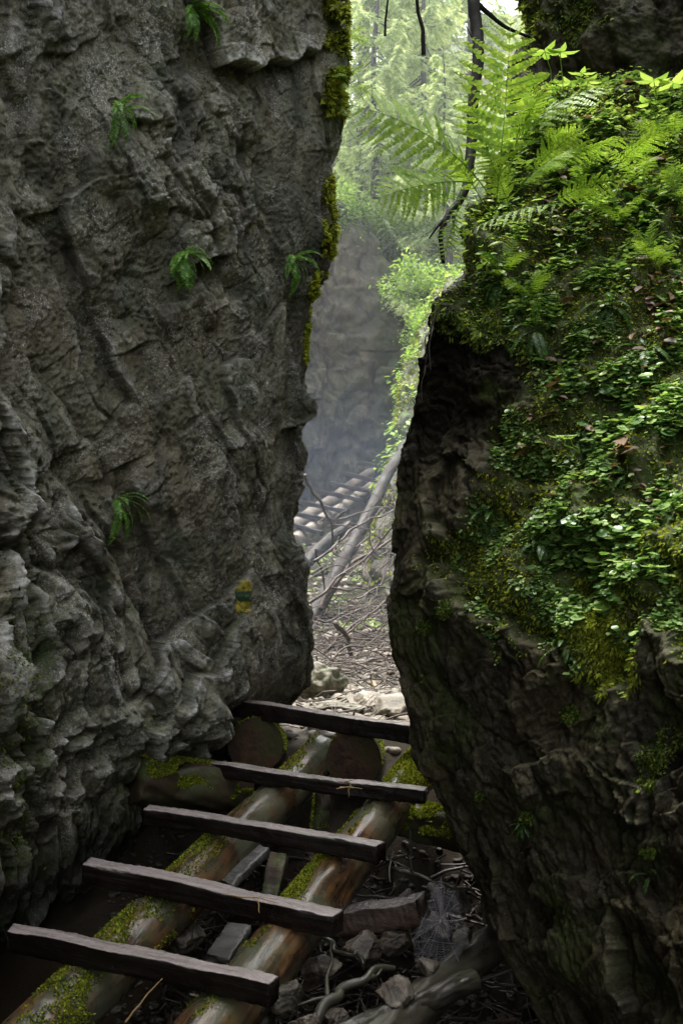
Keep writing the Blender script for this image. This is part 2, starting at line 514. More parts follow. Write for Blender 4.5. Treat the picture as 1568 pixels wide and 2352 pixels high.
SC.cycles.use_denoising = True
try: SC.cycles.denoiser = 'OPENIMAGEDENOISE'
except Exception: pass
SC.cycles.max_bounces = 6; SC.cycles.diffuse_bounces = 4; SC.cycles.glossy_bounces = 2; SC.cycles.transmission_bounces = 3
SC.cycles.volume_bounces = 0; SC.cycles.transparent_max_bounces = 8
SC.cycles.sample_clamp_indirect = 6

# ---------------------------------------------------------------- left rock wall
SIL_L = np.array([(808, -900), (806, -200), (808, 0), (797, 60), (797, 150), (788, 235), (772, 275), (775, 330), (765, 380), (758, 430), (768, 480), (766, 540), (752, 590),
                  (735, 630), (731, 690), (719, 740), (715, 790), (710, 850), (722, 900), (711, 940), (706, 1000), (704, 1060), (692, 1110), (690, 1150),
                  (684, 1215), (698, 1262), (713, 1330), (718, 1390), (731, 1440), (726, 1490), (716, 1530), (711, 1560), (701, 1620), (690, 1800), (690, 2400)], float)
zr = [-.6, .1] + [round(.3 + .2 * i, 2) for i in range(30)] + [7.0, 8.2, 9.6]
ctrl = []
for z in zr:
    y = 1176 - (z - EYE) / 6.6 * FPX
    xs = (np.interp(y, SIL_L[:, 1], SIL_L[:, 0]) - 784) / FPX * 6.6
    xm = xs * .5 - .12            # the inner face follows the edge only half way
    r = 1 - float(sstep(.35, .95, z))   # undercut foot
    lean = .05 * max(0, z - 3)
    ctrl.append([(-2.3, -8, z), (-1.75, -2.5, z), (-1.65, 1.2, z), (-1.85, 3.6, z), (xm - 1.40 - .5 * r, 4.95 + .35 * r, z),
                 (xm - .92 - .35 * r, 5.58 + .45 * r - lean * .5, z), (xm - .47 - .12 * r, 6.08 + .3 * r - lean * .3, z), (xs - .13, 6.42, z), (xs, 6.62, z),
                 (xs - .10, 7.1, z), (xs - .9, 8.3, z), (-3.6, 10.5, z), (-9, 13, z)])
LW = Surf(ctrl, [8, 12] + [29] * 29 + [40, 24, 16], [8, 12, 24, 70, 150, 150, 120, 70, 60, 40, 20, 12], flip=False)
if LW.N[LW.nr // 2, 300, 1] > 0: LW.N *= -1
U, V = LW.U, LW.Vv
wu = U + .10 * fbm(U * 1.6, V * 1.6, 3, 3); wv = V + .10 * fbm(U * 1.6 + 7, V * 1.6, 3, 4)
ru, rv = rot(wu, wv, 28)          # the rock's grain runs steeply down to the right
bx, by = LW.px, LW.py
# bulging buttress at the lower left, marked off by a slanting groove
gx = np.interp(by, [600, 900, 1100, 1260, 1420, 1560, 1650, 1750], [-250, 40, 170, 260, 350, 420, 520, 560])
dl = gx - bx + 14 * fbm(U * 5, V * 5, 3, 8)
low = sstep(-10, 90, dl) * sstep(850, 1250, by)
rough_n = .55 + .9 * sstep(-.35, .4, fbm(U * 1.1, V * 1.1, 3, 42))
h = .15 * chips(ru * 1.3, rv * .66, 21, 1.0, .45, crack=.10)
h += .10 * chips(ru * 3.0, rv * 1.6, 31, 1.2, .35, crack=.10) * (1 - .35 * low)
h += .045 * chips(ru * 7.0, rv * 4.2, 41, 1.3, .4, crack=.12) * rough_n
h += .022 * chips(ru * 15, rv * 10, 51, 1.4, .5, crack=.1) * rough_n
h += .010 * chips(ru * 33, rv * 24, 53, 1.3, .6) * rough_n - .012 * np.maximum(noise2(U * 26, V * 26, 54) - .25, 0)
h += low * (.045 * chips(ru * 6.0, rv * 3.2, 61, .9, 1.1, True) + .075 * chips(ru * 11, rv * 7.5, 71, 1.3, .5, crack=.15) + .03 * chips(ru * 22, rv * 15, 75, 1.2, .7, True) + .10)
h -= .07 * np.exp(-(dl / 26) ** 2) * sstep(1000, 1300, by)
h += .012 * fbm(U * 6, V * 6, 4, 12) + .007 * fbm(U * 40, V * 40, 3, 14)
edge = sstep(640, 720, bx) * sstep(800, 900, by)      # crumbly rim at the gap
h += edge * (.05 * chips(wu * 9, wv * 7, 81, 1.2, 1.0) - .02)
we = sstep(U[0, 400], U[0, 560], U)[:1]           # keep the rim of the gap where it is
h = h * (1 - .35 * we)
h -= we * (blur(h, 45) + .045) + (1 - we) * .17
h -= .13 * sstep(420, 520, bx) * sstep(1560, 1660, by) + .24 * sstep(250, 360, bx) * sstep(1645, 1745, by)
LW.displace(h)
upn = LW.n2[..., 2]
moss_l = sstep(.1, .6, upn) * sstep(0, .4, fbm(U * 1.7, V * 1.7, 4, 90)) * .5
moss_l = np.maximum(moss_l, sstep(130, 30, bx) * sstep(1300, 1500, by) * .9 * sstep(-.2, .3, fbm(U * 3, V * 3, 4, 91)))
rim = sstep(735, 765, LW.px) * sstep(640, 560, LW.py)
moss_l = np.maximum(moss_l, rim * .9)
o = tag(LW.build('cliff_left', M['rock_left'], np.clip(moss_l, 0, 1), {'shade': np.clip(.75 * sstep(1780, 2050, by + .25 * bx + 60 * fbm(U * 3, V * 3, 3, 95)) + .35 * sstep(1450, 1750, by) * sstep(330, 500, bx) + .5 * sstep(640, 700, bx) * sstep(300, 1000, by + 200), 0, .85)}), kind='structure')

# ---------------------------------------------------------------- right rock with its planted bank
RR = [  # sheet y, edge x, edge Y, right-hand Y
    (215, 1235, 7.6, 7.4), (190, 1225, 5.9, 5.75), (235, 1192, 5.65, 5.55), (300, 1150, 5.5, 5.3), (450, 1085, 5.3, 4.9), (600, 1044, 5.1, 4.5), (700, 1000, 5.0, 4.3), (800, 984, 5.0, 4.1),
    (900, 960, 5.0, 3.9), (1000, 940, 5.0, 3.7), (1100, 926, 4.97, 3.5), (1200, 919, 4.95, 3.35), (1300, 906, 4.92, 3.25), (1380, 895, 4.9, 3.2), (1440, 905, 4.88, 3.15), (1520, 915, 4.87, 3.15), (1620, 944, 4.85, 3.15),
    (1700, 950, 4.83, 3.15), (1800, 980, 4.8, 3.15), (1900, 1030, 4.75, 3.15), (2000, 1074, 4.7, 3.15), (2100, 1124, 4.6, 3.15), (2200, 1162, 4.5, 3.1), (2300, 1236, 4.4, 3.1), (2420, 1290, 4.3, 3.1), (2700, 1400, 4.2, 3.0)]
ctrl = []
for y, xs, Ys, Yr in RR:
    e = at(xs, y, Ys); rgt = at(1660, y, Yr)
    row = []
    zb = e[2]
    row.append((e[0] + 5, Ys + 4.5, zb)); row.append((e[0] + 1.3, Ys + 1.9, zb)); row.append((e[0] + .28, Ys + .75, zb)); row.append((e[0] + .015, Ys + .22, zb))
    row.append(tuple(e))
    for f in (.10, .28, .5, .75, 1.0):
        x = xs + (1660 - xs) * f
        Yc = Ys + (Yr - Ys) * (f ** .85)
        row.append(tuple(at(x, y, Yc)))
    row.append((rgt[0] + .18, Yr - 1.3, rgt[2] + .05)); row.append((rgt[0] + .45, .3, rgt[2] + .1)); row.append((rgt[0] + .8, -3, rgt[2])); row.append((rgt[0] + 1.2, -8, rgt[2]))
    ctrl.append(row)
nrw = len(RR) - 1
RW = Surf(ctrl[::-1], [8, 16] + [32] * 21 + [20, 14], [10, 16, 20, 40, 70, 90, 100, 100, 90, 30, 16, 10, 8])
if RW.N[RW.nr // 2, 330, 1] > 0: RW.N *= -1
U, V = RW.U, RW.Vv
wu = U + .12 * fbm(U * 2, V * 2, 4, 103); wv = V + .12 * fbm(U * 2 + 7, V * 2, 4, 104)
bx, by = RW.px.copy(), RW.py.copy()
# where plants grow: an upper apron, then everything right of a slanting limit, down to a hanging hem
xl = np.interp(by, [0, 600, 690, 740, 800, 900, 1000, 1080, 1200, 1290, 1340, 2000], [900, 900, 1010, 1110, 1225, 1190, 1150, 1118, 1060, 1004, 1000, 1000])
yl = np.interp(bx, [900, 1000, 1100, 1200, 1290, 1335, 1440, 1475, 1568, 1700], [1330, 1340, 1430, 1490, 1440, 1570, 1560, 1440, 1490, 1500])
rag = 45 * fbm(U * 6, V * 6, 4, 120) + 60 * fbm(U * 3, V * 2, 2, 119) * sstep(900, 700, by)
veg = sstep(-30, 30, bx - xl + rag) * sstep(-30, 40, yl - by + rag * 1.3)
front = (RW.U > RW.U[0, 100]).astype(float)
veg_all = veg * sstep(RW.U[0, 60], RW.U[0, 84], RW.U)
bare = 1 - veg
h = bare * (.09 * chips(wu * 1.9, wv * 1.3, 121, 1.0, .45, crack=.1) + .045 * chips(wu * 5.5, wv * 3.6, 131, 1.3, .4, crack=.12) + .020 * chips(wu * 14, wv * 10, 141, 1.4, .5, crack=.1) + .009 * chips(wu * 32, wv * 25, 143, 1.3, .6))
h += veg * (.09 * fbm(U * 3, V * 3, 5, 150) + .05)
h += .015 * fbm(U * 4, V * 3.5, 5, 151) + .006 * fbm(U * 30, V * 24, 4, 152) - .05
wr = 1 - sstep(RW.U[0, 150], RW.U[0, 300], RW.U)[:1]
h -= wr * (blur(h, 45) + .02 + .05 * veg) + (1 - wr) * .05
RW.displace(h)
moss_r = np.clip(veg_all * .95 + sstep(.15, .55, fbm(U * 2.2, V * 2.2, 4, 160)) * .5, 0, 1)
hollow_shade = .9 * sstep(1150, 950, by) * (1 - veg)        # shade of the overhanging bank, painted into the bare rock colour
o = tag(RW.build('cliff_right', M['rock_right'], moss_r, {'shade': np.clip(hollow_shade, 0, 1)}), kind='structure')

# ---------------------------------------------------------------- dark upper rock, above the bank
ctrl = []
for y, xs in [(420, 1235), (330, 1222), (250, 1212), (200, 1208), (120, 1213), (60, 1210), (0, 1216), (-120, 1200), (-400, 1190), (-900, 1180)]:
    e = at(xs, y, 6.5)
    ctrl.append([(e[0] + 6, 12, e[2]), (e[0] + 1.2, 8.5, e[2]), (e[0] + .05, 7.0, e[2]), tuple(e), tuple(at(1330, y, 6.35)), tuple(at(1480, y, 6.15)), tuple(at(1640, y, 5.9)),
                 tuple(at(2000, y, 4.4)), (2.4, .5, e[2]), (2.7, -8, e[2])])
UW = Surf(ctrl, [20, 24, 24, 40, 30, 30, 40, 30, 24], [8, 14, 30, 70, 70, 70, 40, 16, 10])
if UW.N[UW.nr // 2, 140, 1] > 0: UW.N *= -1
U, V = UW.U, UW.Vv
h = .22 * chips(U * 1.6 + .2 * fbm(U * 2, V * 2, 3, 4), V * 1.4, 171, .9, .9) + .10 * chips(U * 4.5, V * 4, 181, 1, 1) + .05 * fbm(U * 6, V * 6, 5, 182) - .12
UW.displace(h)
mu = sstep(.0, .5, fbm(U * 2.4, V * 2.4, 4, 190)) * .8
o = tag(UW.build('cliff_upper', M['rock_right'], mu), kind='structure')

# ---------------------------------------------------------------- ground sheet, gorge floor and hills behind
gxs = np.concatenate([np.linspace(-160, -10, 30, endpoint=False), np.linspace(-10, -2.4, 40, endpoint=False), np.linspace(-2.4, 3.2, 260, endpoint=False), np.linspace(3.2, 12, 50, endpoint=False), np.linspace(12, 160, 30)])
gys = np.concatenate([np.linspace(-120, -3, 30, endpoint=False), np.linspace(-3, 3, 30, endpoint=False), np.linspace(3, 13, 360, endpoint=False), np.linspace(13, 24, 140, endpoint=False), np.linspace(24, 60, 60, endpoint=False), np.linspace(60, 260, 30)])
GX, GY = np.meshgrid(gxs, gys)


def ground_base(X, Y):
    z = np.interp(Y, [-120, -4, 3, 5.0, 5.55, 6.05, 6.5, 7, 9, 11, 12.5, 15, 17, 20, 23, 26, 34, 45, 60, 120, 260], [-2, -.3, .15, .28, .5, .98, 1.12, 1.15, 1.12, 1.14, 1.2, 1.55, 1.95, 2.2, 3.0, 5.0, 9.0, 15.0, 24, 50, 70])
    side = np.maximum(np.abs(X - .5 + .03 * np.maximum(Y - 8, 0)) - 2.6, 0)
    return z + np.minimum(side * .9, 7 + side * .12)


def ground_z(X, Y):
    X = np.asarray(X, float); Y = np.asarray(Y, float)
    near = np.exp(-((X) / 6) ** 2) * sstep(2, 3.2, Y) * sstep(26, 18, Y)
    n = near * (.10 * chips(X * 1.9, Y * 1.9, 201, .8, .8) + (.25 + .75 * sstep(6.2, 6.8, Y)) * (.055 * chips(X * 5, Y * 4, 211, .9, .9) + .025 * chips(X * 12, Y * 9, 221, 1, 1)) + .10 * fbm(X * .9, Y * .9, 4, 222) - .10)
    far = sstep(22, 40, Y) + sstep(8, 30, np.abs(X))
    return ground_base(X, Y) + n + far * 1.2 * fbm(X * .12, Y * .12, 4, 230)


GZ = ground_z(GX, GY)
hh = GZ - ground_base(GX, GY)
cavg = np.clip((hh - blur(hh, 5)) * 10, -1, 1) * .5 + .5
far_m = np.clip(sstep(24, 30, GY) + sstep(5, 9, np.abs(GX)) + sstep(2, .5, np.abs(GX + .2)) * 0 + sstep(.05, .45, fbm(GX * 1.1, GY * 1.1, 4, 240)) * .55 * sstep(6, 8, GY), 0, 1)
dark_g = np.clip(sstep(7.0, 6.6, GY + .25 * fbm(GX * 2, GY * 2, 3, 251)) * .9 + sstep(5.6, 5.0, GY) * .1 + sstep(9.8, 11.5, GY + .5 * fbm(GX, GY, 3, 250)) * .9, 0, 1)      # gully shade painted into the near ground, dark soil on the far slope
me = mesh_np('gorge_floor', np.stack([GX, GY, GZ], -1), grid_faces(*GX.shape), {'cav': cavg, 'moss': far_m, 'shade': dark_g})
M['floor'] = rock_mat('gully_bed_stone', (.065, .052, .038), (.23, .195, .145), (.42, .375, .30), (.54, .51, .45), scale=.9, green=(.11, .10, .06), rough=(.4, .8))
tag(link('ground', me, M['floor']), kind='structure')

# ---------------------------------------------------------------- far buttress behind the far ladder
ctrl = []
for y, xe in [(1420, 830), (1300, 850), (1150, 868), (1050, 884), (960, 894), (900, 904), (840, 928), (790, 936), (740, 922), (690, 900), (640, 884), (590, 868), (550, 856), (515, 842), (490, 815), (470, 770)]:
    e = at(xe, y, 23.6); a = float(sstep(540, 460, y))
    ctrl.append([tuple(at(430, y, 20) + a * np.array((0, 1, 0))), tuple(at(560, y, 21.2) + a * np.array((0, 1, 0))), tuple(at(690, y, 22.6) + a * np.array((0, 1, 0))), tuple(at(760, y, 23.0) + a * np.array((0, 1, 0))), tuple(at((760 + xe) / 2 + 10, y, 23.2) + a * np.array((0, .6, 0))),
                 tuple(at(xe - 6, y, 23.4)), tuple(e), (e[0] + .1, 24.6, e[2]), (e[0] - .4, 27, e[2] + .2), (e[0] - 4, 33, e[2] + .4)])
top = [(p[0] - .5, p[1] + 5, p[2] + .8) for p in ctrl[-1]]
ctrl.append(top)
FW = Surf(ctrl, [12, 14, 20] + [20] * 12 + [14], [20, 40, 70, 60, 60, 20, 24, 16, 10])
if FW.N[FW.nr // 2, 160, 1] > 0: FW.N *= -1
U, V = FW.U, FW.Vv
h = .35 * chips(U * .55 + .1 * fbm(U, V, 3, 2), V * .35, 301, .9, .5) + .20 * chips(U * 1.6 + .6 * fbm(U, V, 3, 5), V * .9 + .6 * fbm(U + 4, V, 3, 6), 311, 1.2, .5) + .12 * chips(U * 4.5 + .5 * fbm(U * 2, V * 2, 3, 7), V * 2.6, 321, 1.2, .6, crack=.1) + .06 * fbm(U * 3, V * 3, 5, 322) - .2
FW.displace(h)
mf = np.clip(sstep(842, 890, FW.px) * .8 + sstep(560, 500, FW.py) + sstep(.1, .5, fbm(U * .7, V * .7, 4, 330)) * .4, 0, 1)
tag(FW.build('cliff_far', M['rock_far'], mf), kind='structure')

# mossy bank beyond the right-hand rock
ctrl = []
for y, xe, Y in [(1560, 905, 12.2), (1500, 880, 12.6), (1420, 845, 13.2), (1350, 838, 13.8), (1250, 848, 14.5), (1150, 872, 15.2), (1050, 888, 15.8), (960, 900, 16.4), (880, 918, 17), (810, 940, 17.6), (750, 962, 18.2), (690, 990, 19), (640, 1020, 20)]:
    e = at(xe, y, Y)
    ctrl.append([(e[0] + 3, Y + 8, e[2]), (e[0] + .5, Y + 2.2, e[2]), (e[0] + .05, Y + .6, e[2]), tuple(e), tuple(at(xe + 45, y, Y - .3)), tuple(at(xe + 110, y, Y - .8)), tuple(at(xe + 220, y, Y - 1.6)), tuple(at(xe + 500, y, Y - 2.6))])
ctrl.append([(p[0] + 1, p[1] + 4, p[2] + 1.0) for p in ctrl[-1]])
BW = Surf(ctrl, [20] * 13, [10, 16, 24, 50, 50, 40, 20])
if BW.N[BW.nr // 2, 75, 1] > 0: BW.N *= -1
U, V = BW.U, BW.Vv
h = .25 * chips(U * .9, V * .8, 401, .8, .8) + .10 * chips(U * 3, V * 2.5, 411, 1, 1) + .07 * fbm(U * 3, V * 3, 5, 422) - .15
BW.displace(h)
mb_ = np.clip(sstep(1190, 1000, BW.py) * .9 + sstep(.0, .4, fbm(U * 1.2, V * 1.2, 4, 430)) * .7, 0, 1)
tag(BW.build('cliff_bank', M['rock_far'], mb_), kind='structure')

# ---------------------------------------------------------------- ladders
def plank_mesh(name, Lp, Rp, wd, ht, seed, side):
    """squared timber from Lp to Rp (top middle line), worn edges"""
    r = np.random.default_rng(seed)
    Lp, Rp = np.asarray(Lp, float), np.asarray(Rp, float)
    n = 90
    ax = unit(Rp - Lp); up = unit(np.array((0, 0, 1.)) - ax * ax[2]); sd = np.cross(up, ax) * side
    # rounded cross-section
    prof = []
    cr = .006
    for cx, cy, a0 in ((wd / 2 - cr, ht / 2 - cr, 0), (-wd / 2 + cr, ht / 2 - cr, 90), (-wd / 2 + cr, -ht / 2 + cr, 180), (wd / 2 - cr, -ht / 2 + cr, 270)):
        for k in range(3):
            a = math.radians(a0 + k * 45); prof.append((cx + cr * math.cos(a), cy + cr * math.sin(a)))
    # extra points along the flat sides
    pr = []
    for i in range(len(prof)):
        p, q = np.array(prof[i]), np.array(prof[(i + 1) % len(prof)])
        m = 5 if np.linalg.norm(q - p) > .03 else 1
        for k in range(m): pr.append(p + (q - p) * k / m)
    pr = np.array(pr); m = len(pr)
    t = np.linspace(0, 1, n)
    ln = np.linalg.norm(Rp - Lp)
    bow = .010 * np.sin(t * 3.1 + r.random() * 3) + .006 * noise2(t * 4, t * 0 + seed * 1.7, seed)
    wv = 1 + .10 * noise2(t * 3, t * 0 + seed * 2.3, seed + 2); hv = 1 + .12 * noise2(t * 3.5, t * 0 + seed * 3.1, seed + 3)
    X = pr[None, :, 0] * wv[:, None]; Z = pr[None, :, 1] * hv[:, None]
    ang = np.arange(m) * 1.0
    nz = .003 * fbm(t[:, None] * ln * 5, ang[None] * .45, 4, seed + 5) + .003 * noise2(t[:, None] * ln * 40, ang[None] * .9, seed + 6) + .003 * noise2(t[:, None] * ln * 3, ang[None] * 1.7, seed + 8)
    rad = np.linalg.norm(pr, axis=1)[None]
    X = X * (1 + nz / rad * 1.2); Z = Z * (1 + nz / rad * 1.2)
    skew0, skew1 = r.uniform(-.02, .02, 2)
    endcut = np.where(t[:, None] < .001, skew0, np.where(t[:, None] > .999, skew1, 0)) * (X / wd * 2)
    C = Lp + (Rp - Lp) * t[:, None] - up * ht / 2
    Vt = C[:, None] + ax * endcut[..., None] + sd * X[..., None] + up * (Z + bow[:, None])[..., None]
    V = Vt.reshape(-1, 3); F = grid_faces(n, m, True)
    j = np.arange(m); k = (j + 1) % m
    mb = MB(); mb.add(V, F)
    c0 = len(V)
    mb.V.append(np.stack([Vt[0].mean(0), Vt[-1].mean(0)])); mb.A.append(np.array([.5, .5])); mb.n += 2
    mb.F.setdefault(3, []).append(np.concatenate([np.stack([np.full(m, c0), k, j], -1), np.stack([np.full(m, c0 + 1), (n - 1) * m + j, (n - 1) * m + k], -1)]))
    return mb.mesh(name)


RUNG_PX = [((527, 1606), (965, 1664), 6.0), ((478, 1748), (978, 1810), 5.45), ((337, 1855), (875, 1937), 4.98), ((200, 1980), (777, 2093), 4.57), ((25, 2130), (630, 2252), 4.16)]
rungs = [(at(*l, Yc + .22), at(*r, Yc - .22)) for l, r, Yc in RUNG_PX]
ldir = unit(rungs[4][0] + rungs[4][1] - rungs[0][0] - rungs[0][1])
rdir = unit(rungs[3][1] - rungs[3][0])
M['rail'] = wood_mat('peeled_wet_log', [(.36, (.010, .007, .005)), (.47, (.05, .028, .015)), (.57, (.15, .07, .024)), (.70, (.15, .125, .095))], grain_scale=(34, 34, 2.4), rough=(.14, .45), moss=.25, along=tuple(ldir), green=(.085, .095, .062))
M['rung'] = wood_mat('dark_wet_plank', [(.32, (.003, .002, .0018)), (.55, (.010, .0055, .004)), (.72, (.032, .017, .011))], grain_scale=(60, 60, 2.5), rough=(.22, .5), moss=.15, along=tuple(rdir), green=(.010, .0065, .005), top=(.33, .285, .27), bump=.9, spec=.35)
M['brown_plank'] = wood_mat('wet_brown_timber', [(.3, (.02, .014, .011)), (.55, (.085, .055, .04)), (.72, (.17, .12, .10))], grain_scale=(45, 45, 2.5), rough=(.15, .4), along=(1, -.2, 0), green=(.04, .03, .024), top=(.13, .115, .11), bump=.9)
M['end_wood'] = wood_mat('sawn_log_end', [(.3, (.010, .006, .004)), (.7, (.075, .038, .020))], grain_scale=(26, 4, 26), rough=(.6, .9), green=(.032, .034, .012), spec=.15, bump=1.0)
M['old_bark'] = wood_mat('rotting_bark', [(.3, (.014, .009, .006)), (.55, (.055, .03, .018)), (.72, (.13, .075, .045))], grain_scale=(18, 18, 6), rough=(.4, .8), moss=1.0, green=(.03, .04, .012))
M['grey_wood'] = wood_mat('weathered_grey_wood', [(.3, (.03, .027, .025)), (.7, (.17, .16, .15))], grain_scale=(40, 40, 2.5), rough=(.22, .5), along=(1, -.2, 0), green=(.07, .07, .06))

lad = root('ladder', 'near log ladder of two wet peeled logs carrying five dark plank rungs', 'ladder', tuple(np.mean([rungs[4][0], rungs[4][1]], 0)))
rail_pts = {}


def rail_line(f):
    Q = np.array([l + (r - l) * f for l, r in rungs[1:]]); Q[:, 2] -= .105 + .118
    c = Q.mean(0); d = unit(np.linalg.svd(Q - c)[2][0]); d = d if d[1] > 0 else -d
    return c, d


def moss_cards(mb, P, Nn, size, up=.5, tpl=T_BLADE, hang=0.0, wide=.45, tint=None):
    n = len(P)
    A = unit(Nn * up + rnd_dirs(n) * .9 + np.array((0, 0, -hang)))
    B = rnd_dirs(n)
    L = size * rng.uniform(.5, 1.3, n)
    add_cards(mb, tpl, P - Nn * size * .1, A, B, L, L * wide, tint)


for i, (f, r0, r1) in enumerate(((.29, .142, .118), (.785, .138, .118))):
    c, d = rail_line(f)
    p0 = c - d * 1.75; p1 = c + d * 1.42
    line = wander(p0, p1, 9, .006, 60 + i)
    V_, F_ = tube(line, np.linspace(r0, r1, 9), 56, .06, 70 + i, 22, True, .0016)
    # knots
    kr = np.random.default_rng(80 + i)
    for _ in range(9):
        kc = V_[kr.integers(len(V_))]; ax_ = p0 + d * ((kc - p0) @ d)
        wgt = np.exp(-((np.linalg.norm(V_ - kc, axis=1)) / .035) ** 2)
        V_ += (V_ - ax_) * 0 + wgt[:, None] * unit(kc - ax_) * .012
    mb = MB(); tri = F_[:, 2] == F_[:, 3]
    mb.V.append(V_); mb.A.append(np.full(len(V_), .5)); mb.n = len(V_)
    mb.F = {4: [F_[~tri]], 3: [F_[tri][:, :3]]}
    ro = part('rail', mb.mesh('rail'), M['rail'], lad)
    # moss cushions on the log
    n = 150000
    t = kr.random(n); a = kr.uniform(0, 2 * np.pi, n)
    ax_ = p0 + (p1 - p0) * t[:, None]
    upv = unit(np.array((0, 0, 1.)) - d * d[2]); sv = np.cross(upv, d)
    nr_ = upv * np.cos(a)[:, None] + sv * np.sin(a)[:, None]
    rr = (r0 + (r1 - r0) * t)
    P_ = ax_ + nr_ * (rr * 1.0)[:, None]
    s_ = t * np.linalg.norm(p1 - p0)
    k = fbm(s_ * 3.1 + 3 * i, a * .9 + 5, 4, 90 + i)
    # thick where the photograph has it: the outer flank at left, the crown at right
    x_, y_ = sheet(P_)
    if i == 0:
        m_ = (sstep(.2, .9, np.cos(a + .75)) * (sstep(.08, .3, k) * .45) + sstep(2330, 2180, y_) * sstep(2150, 2260, y_) * sstep(.15, .8, np.cos(a - .1)) * sstep(-.2, .1, k)
              + sstep(130, 60, np.hypot(x_ - 420, (y_ - 1945) * 1.6)) * sstep(.2, .6, np.cos(a - .45)) + .5 * sstep(110, 40, np.hypot(x_ - 230, y_ - 2120)) * sstep(.1, .3, np.cos(a - .9)))
    else:
        m_ = (sstep(.2, .9, np.cos(a - .5)) * (sstep(.15, .4, k) * .4) + 1.6 * sstep(105, 55, np.hypot(x_ - 705, (y_ - 2030) * 1.0)) * sstep(-.3, .3, np.cos(a + .1))
              + .8 * sstep(70, 30, np.hypot(x_ - 935, y_ - 1770)) + .6 * sstep(60, 30, np.hypot(x_ - 850, y_ - 1900)) * sstep(0, .3, k + .2) + .7 * sstep(80, 40, np.hypot(x_ - 620, y_ - 2150)) * sstep(-.1, .3, k))
    keep = kr.random(n) < np.clip(m_ * 1.3 - .08, 0, 1)
    mm = MB(); moss_cards(mm, P_[keep], nr_[keep], .0135, .8, T_BLADE, 0, .5)
    part('moss', mm.mesh('moss'), M['moss'], ro, kind='stuff')
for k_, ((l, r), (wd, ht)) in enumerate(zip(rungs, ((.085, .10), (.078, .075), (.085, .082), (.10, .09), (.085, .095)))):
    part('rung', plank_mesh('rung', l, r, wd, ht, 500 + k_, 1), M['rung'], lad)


def splinter_mesh(p, q, rad, seed):
    mb = MB(); add_tube(mb, wander(p, q, 5, np.linalg.norm(np.asarray(q) - p) * .03, seed), [rad, rad, rad * .9, rad * .7, rad * .3], 5, .1, seed, 3)
    return mb.mesh('splinter')


# dry straw caught on the rungs
M['straw'] = wood_mat('dry_straw', [(.3, (.14, .085, .03)), (.7, (.38, .26, .11))], grain_scale=(20, 20, 20), rough=(.5, .8), green=(.3, .2, .08))
straw = root('straw', 'thin dry grass stems caught on the second highest rung', 'straw', tuple(at(790, 1810, 5.15)))
for k_, (a_, b_) in enumerate((((772, 1812), (812, 1806)), ((780, 1808), (832, 1812)), ((785, 1800), (815, 1790)), ((805, 1800), (800, 1832)))):
    part('stem', splinter_mesh(at(*a_, 5.13), at(*b_, 5.11), .0035, k_), M['straw'], straw)
straw = root('straw', 'long bent dry grass stem hanging from the second lowest rung', 'straw', tuple(at(560, 2075, 4.4)))
for k_, (a_, b_) in enumerate((((540, 2058), (640, 2075)), ((592, 2062), (596, 2098)), ((520, 2055), (590, 2066)))):
    part('stem', splinter_mesh(at(*a_, 4.40), at(*b_, 4.34), .003, k_ + 10), M['straw'], straw)

# far ladder
FAR_PX = [((682, 1207), (741, 1222), 18.6), ((684, 1181), (772, 1194), 19.1), ((690, 1153), (800, 1173), 19.6), ((731, 1129), (838, 1149), 20.1), ((761, 1110), (860, 1128), 20.6), ((791, 1088), (868, 1104), 21.1), ((826, 1063), (880, 1069), 21.6), ((856, 1043), (890, 1048), 22.1)]
fr = []
for l, r, Yc in FAR_PX:
    L_, R_ = at(*l, Yc - .25), at(*r, Yc - .6)
    full = .96
    if np.linalg.norm(R_ - L_) < .9 and l[0] < 690: L_ = R_ + unit(L_ - R_) * full
    elif np.linalg.norm(R_ - L_) < .9: R_ = L_ + unit(R_ - L_) * full
    fr.append((L_, R_))
lad2 = root('ladder', 'distant log ladder of two pale rails and dark rungs against the hazy cliff', 'ladder', tuple(fr[0][0]))
M['rail_far'] = wood_mat('pale_peeled_log', [(.34, (.12, .10, .085)), (.56, (.25, .215, .18)), (.70, (.37, .33, .29))], grain_scale=(10, 10, 3), rough=(.3, .6), green=(.26, .23, .2))
M['rung_far'] = wood_mat('dark_plank', [(.3, (.012, .010, .009)), (.7, (.04, .032, .03))], grain_scale=(20, 20, 3), rough=(.5, .8), green=(.025, .02, .018))
for pa, pb in ((((650, 1226), 18.6), ((851, 1086), 21.6)), (((676, 1243), 18.0), ((872, 1106), 21.2))):
    mb = MB(); add_tube(mb, wander(at(*pa[0], pa[1]), at(*pb[0], pb[1]), 7, .015, 5), np.linspace(.135, .115, 7), 20, .08, 6, 6)
    part('rail', mb.mesh('rail'), M['rail_far'], lad2)
for k_, (l, r) in enumerate(fr):
    part('rung', plank_mesh('rung', l + np.array((0, -.12, .03)), r + np.array((0, -.12, .03)), .10, .085, 560 + k_, 1), M['rung_far'], lad2)

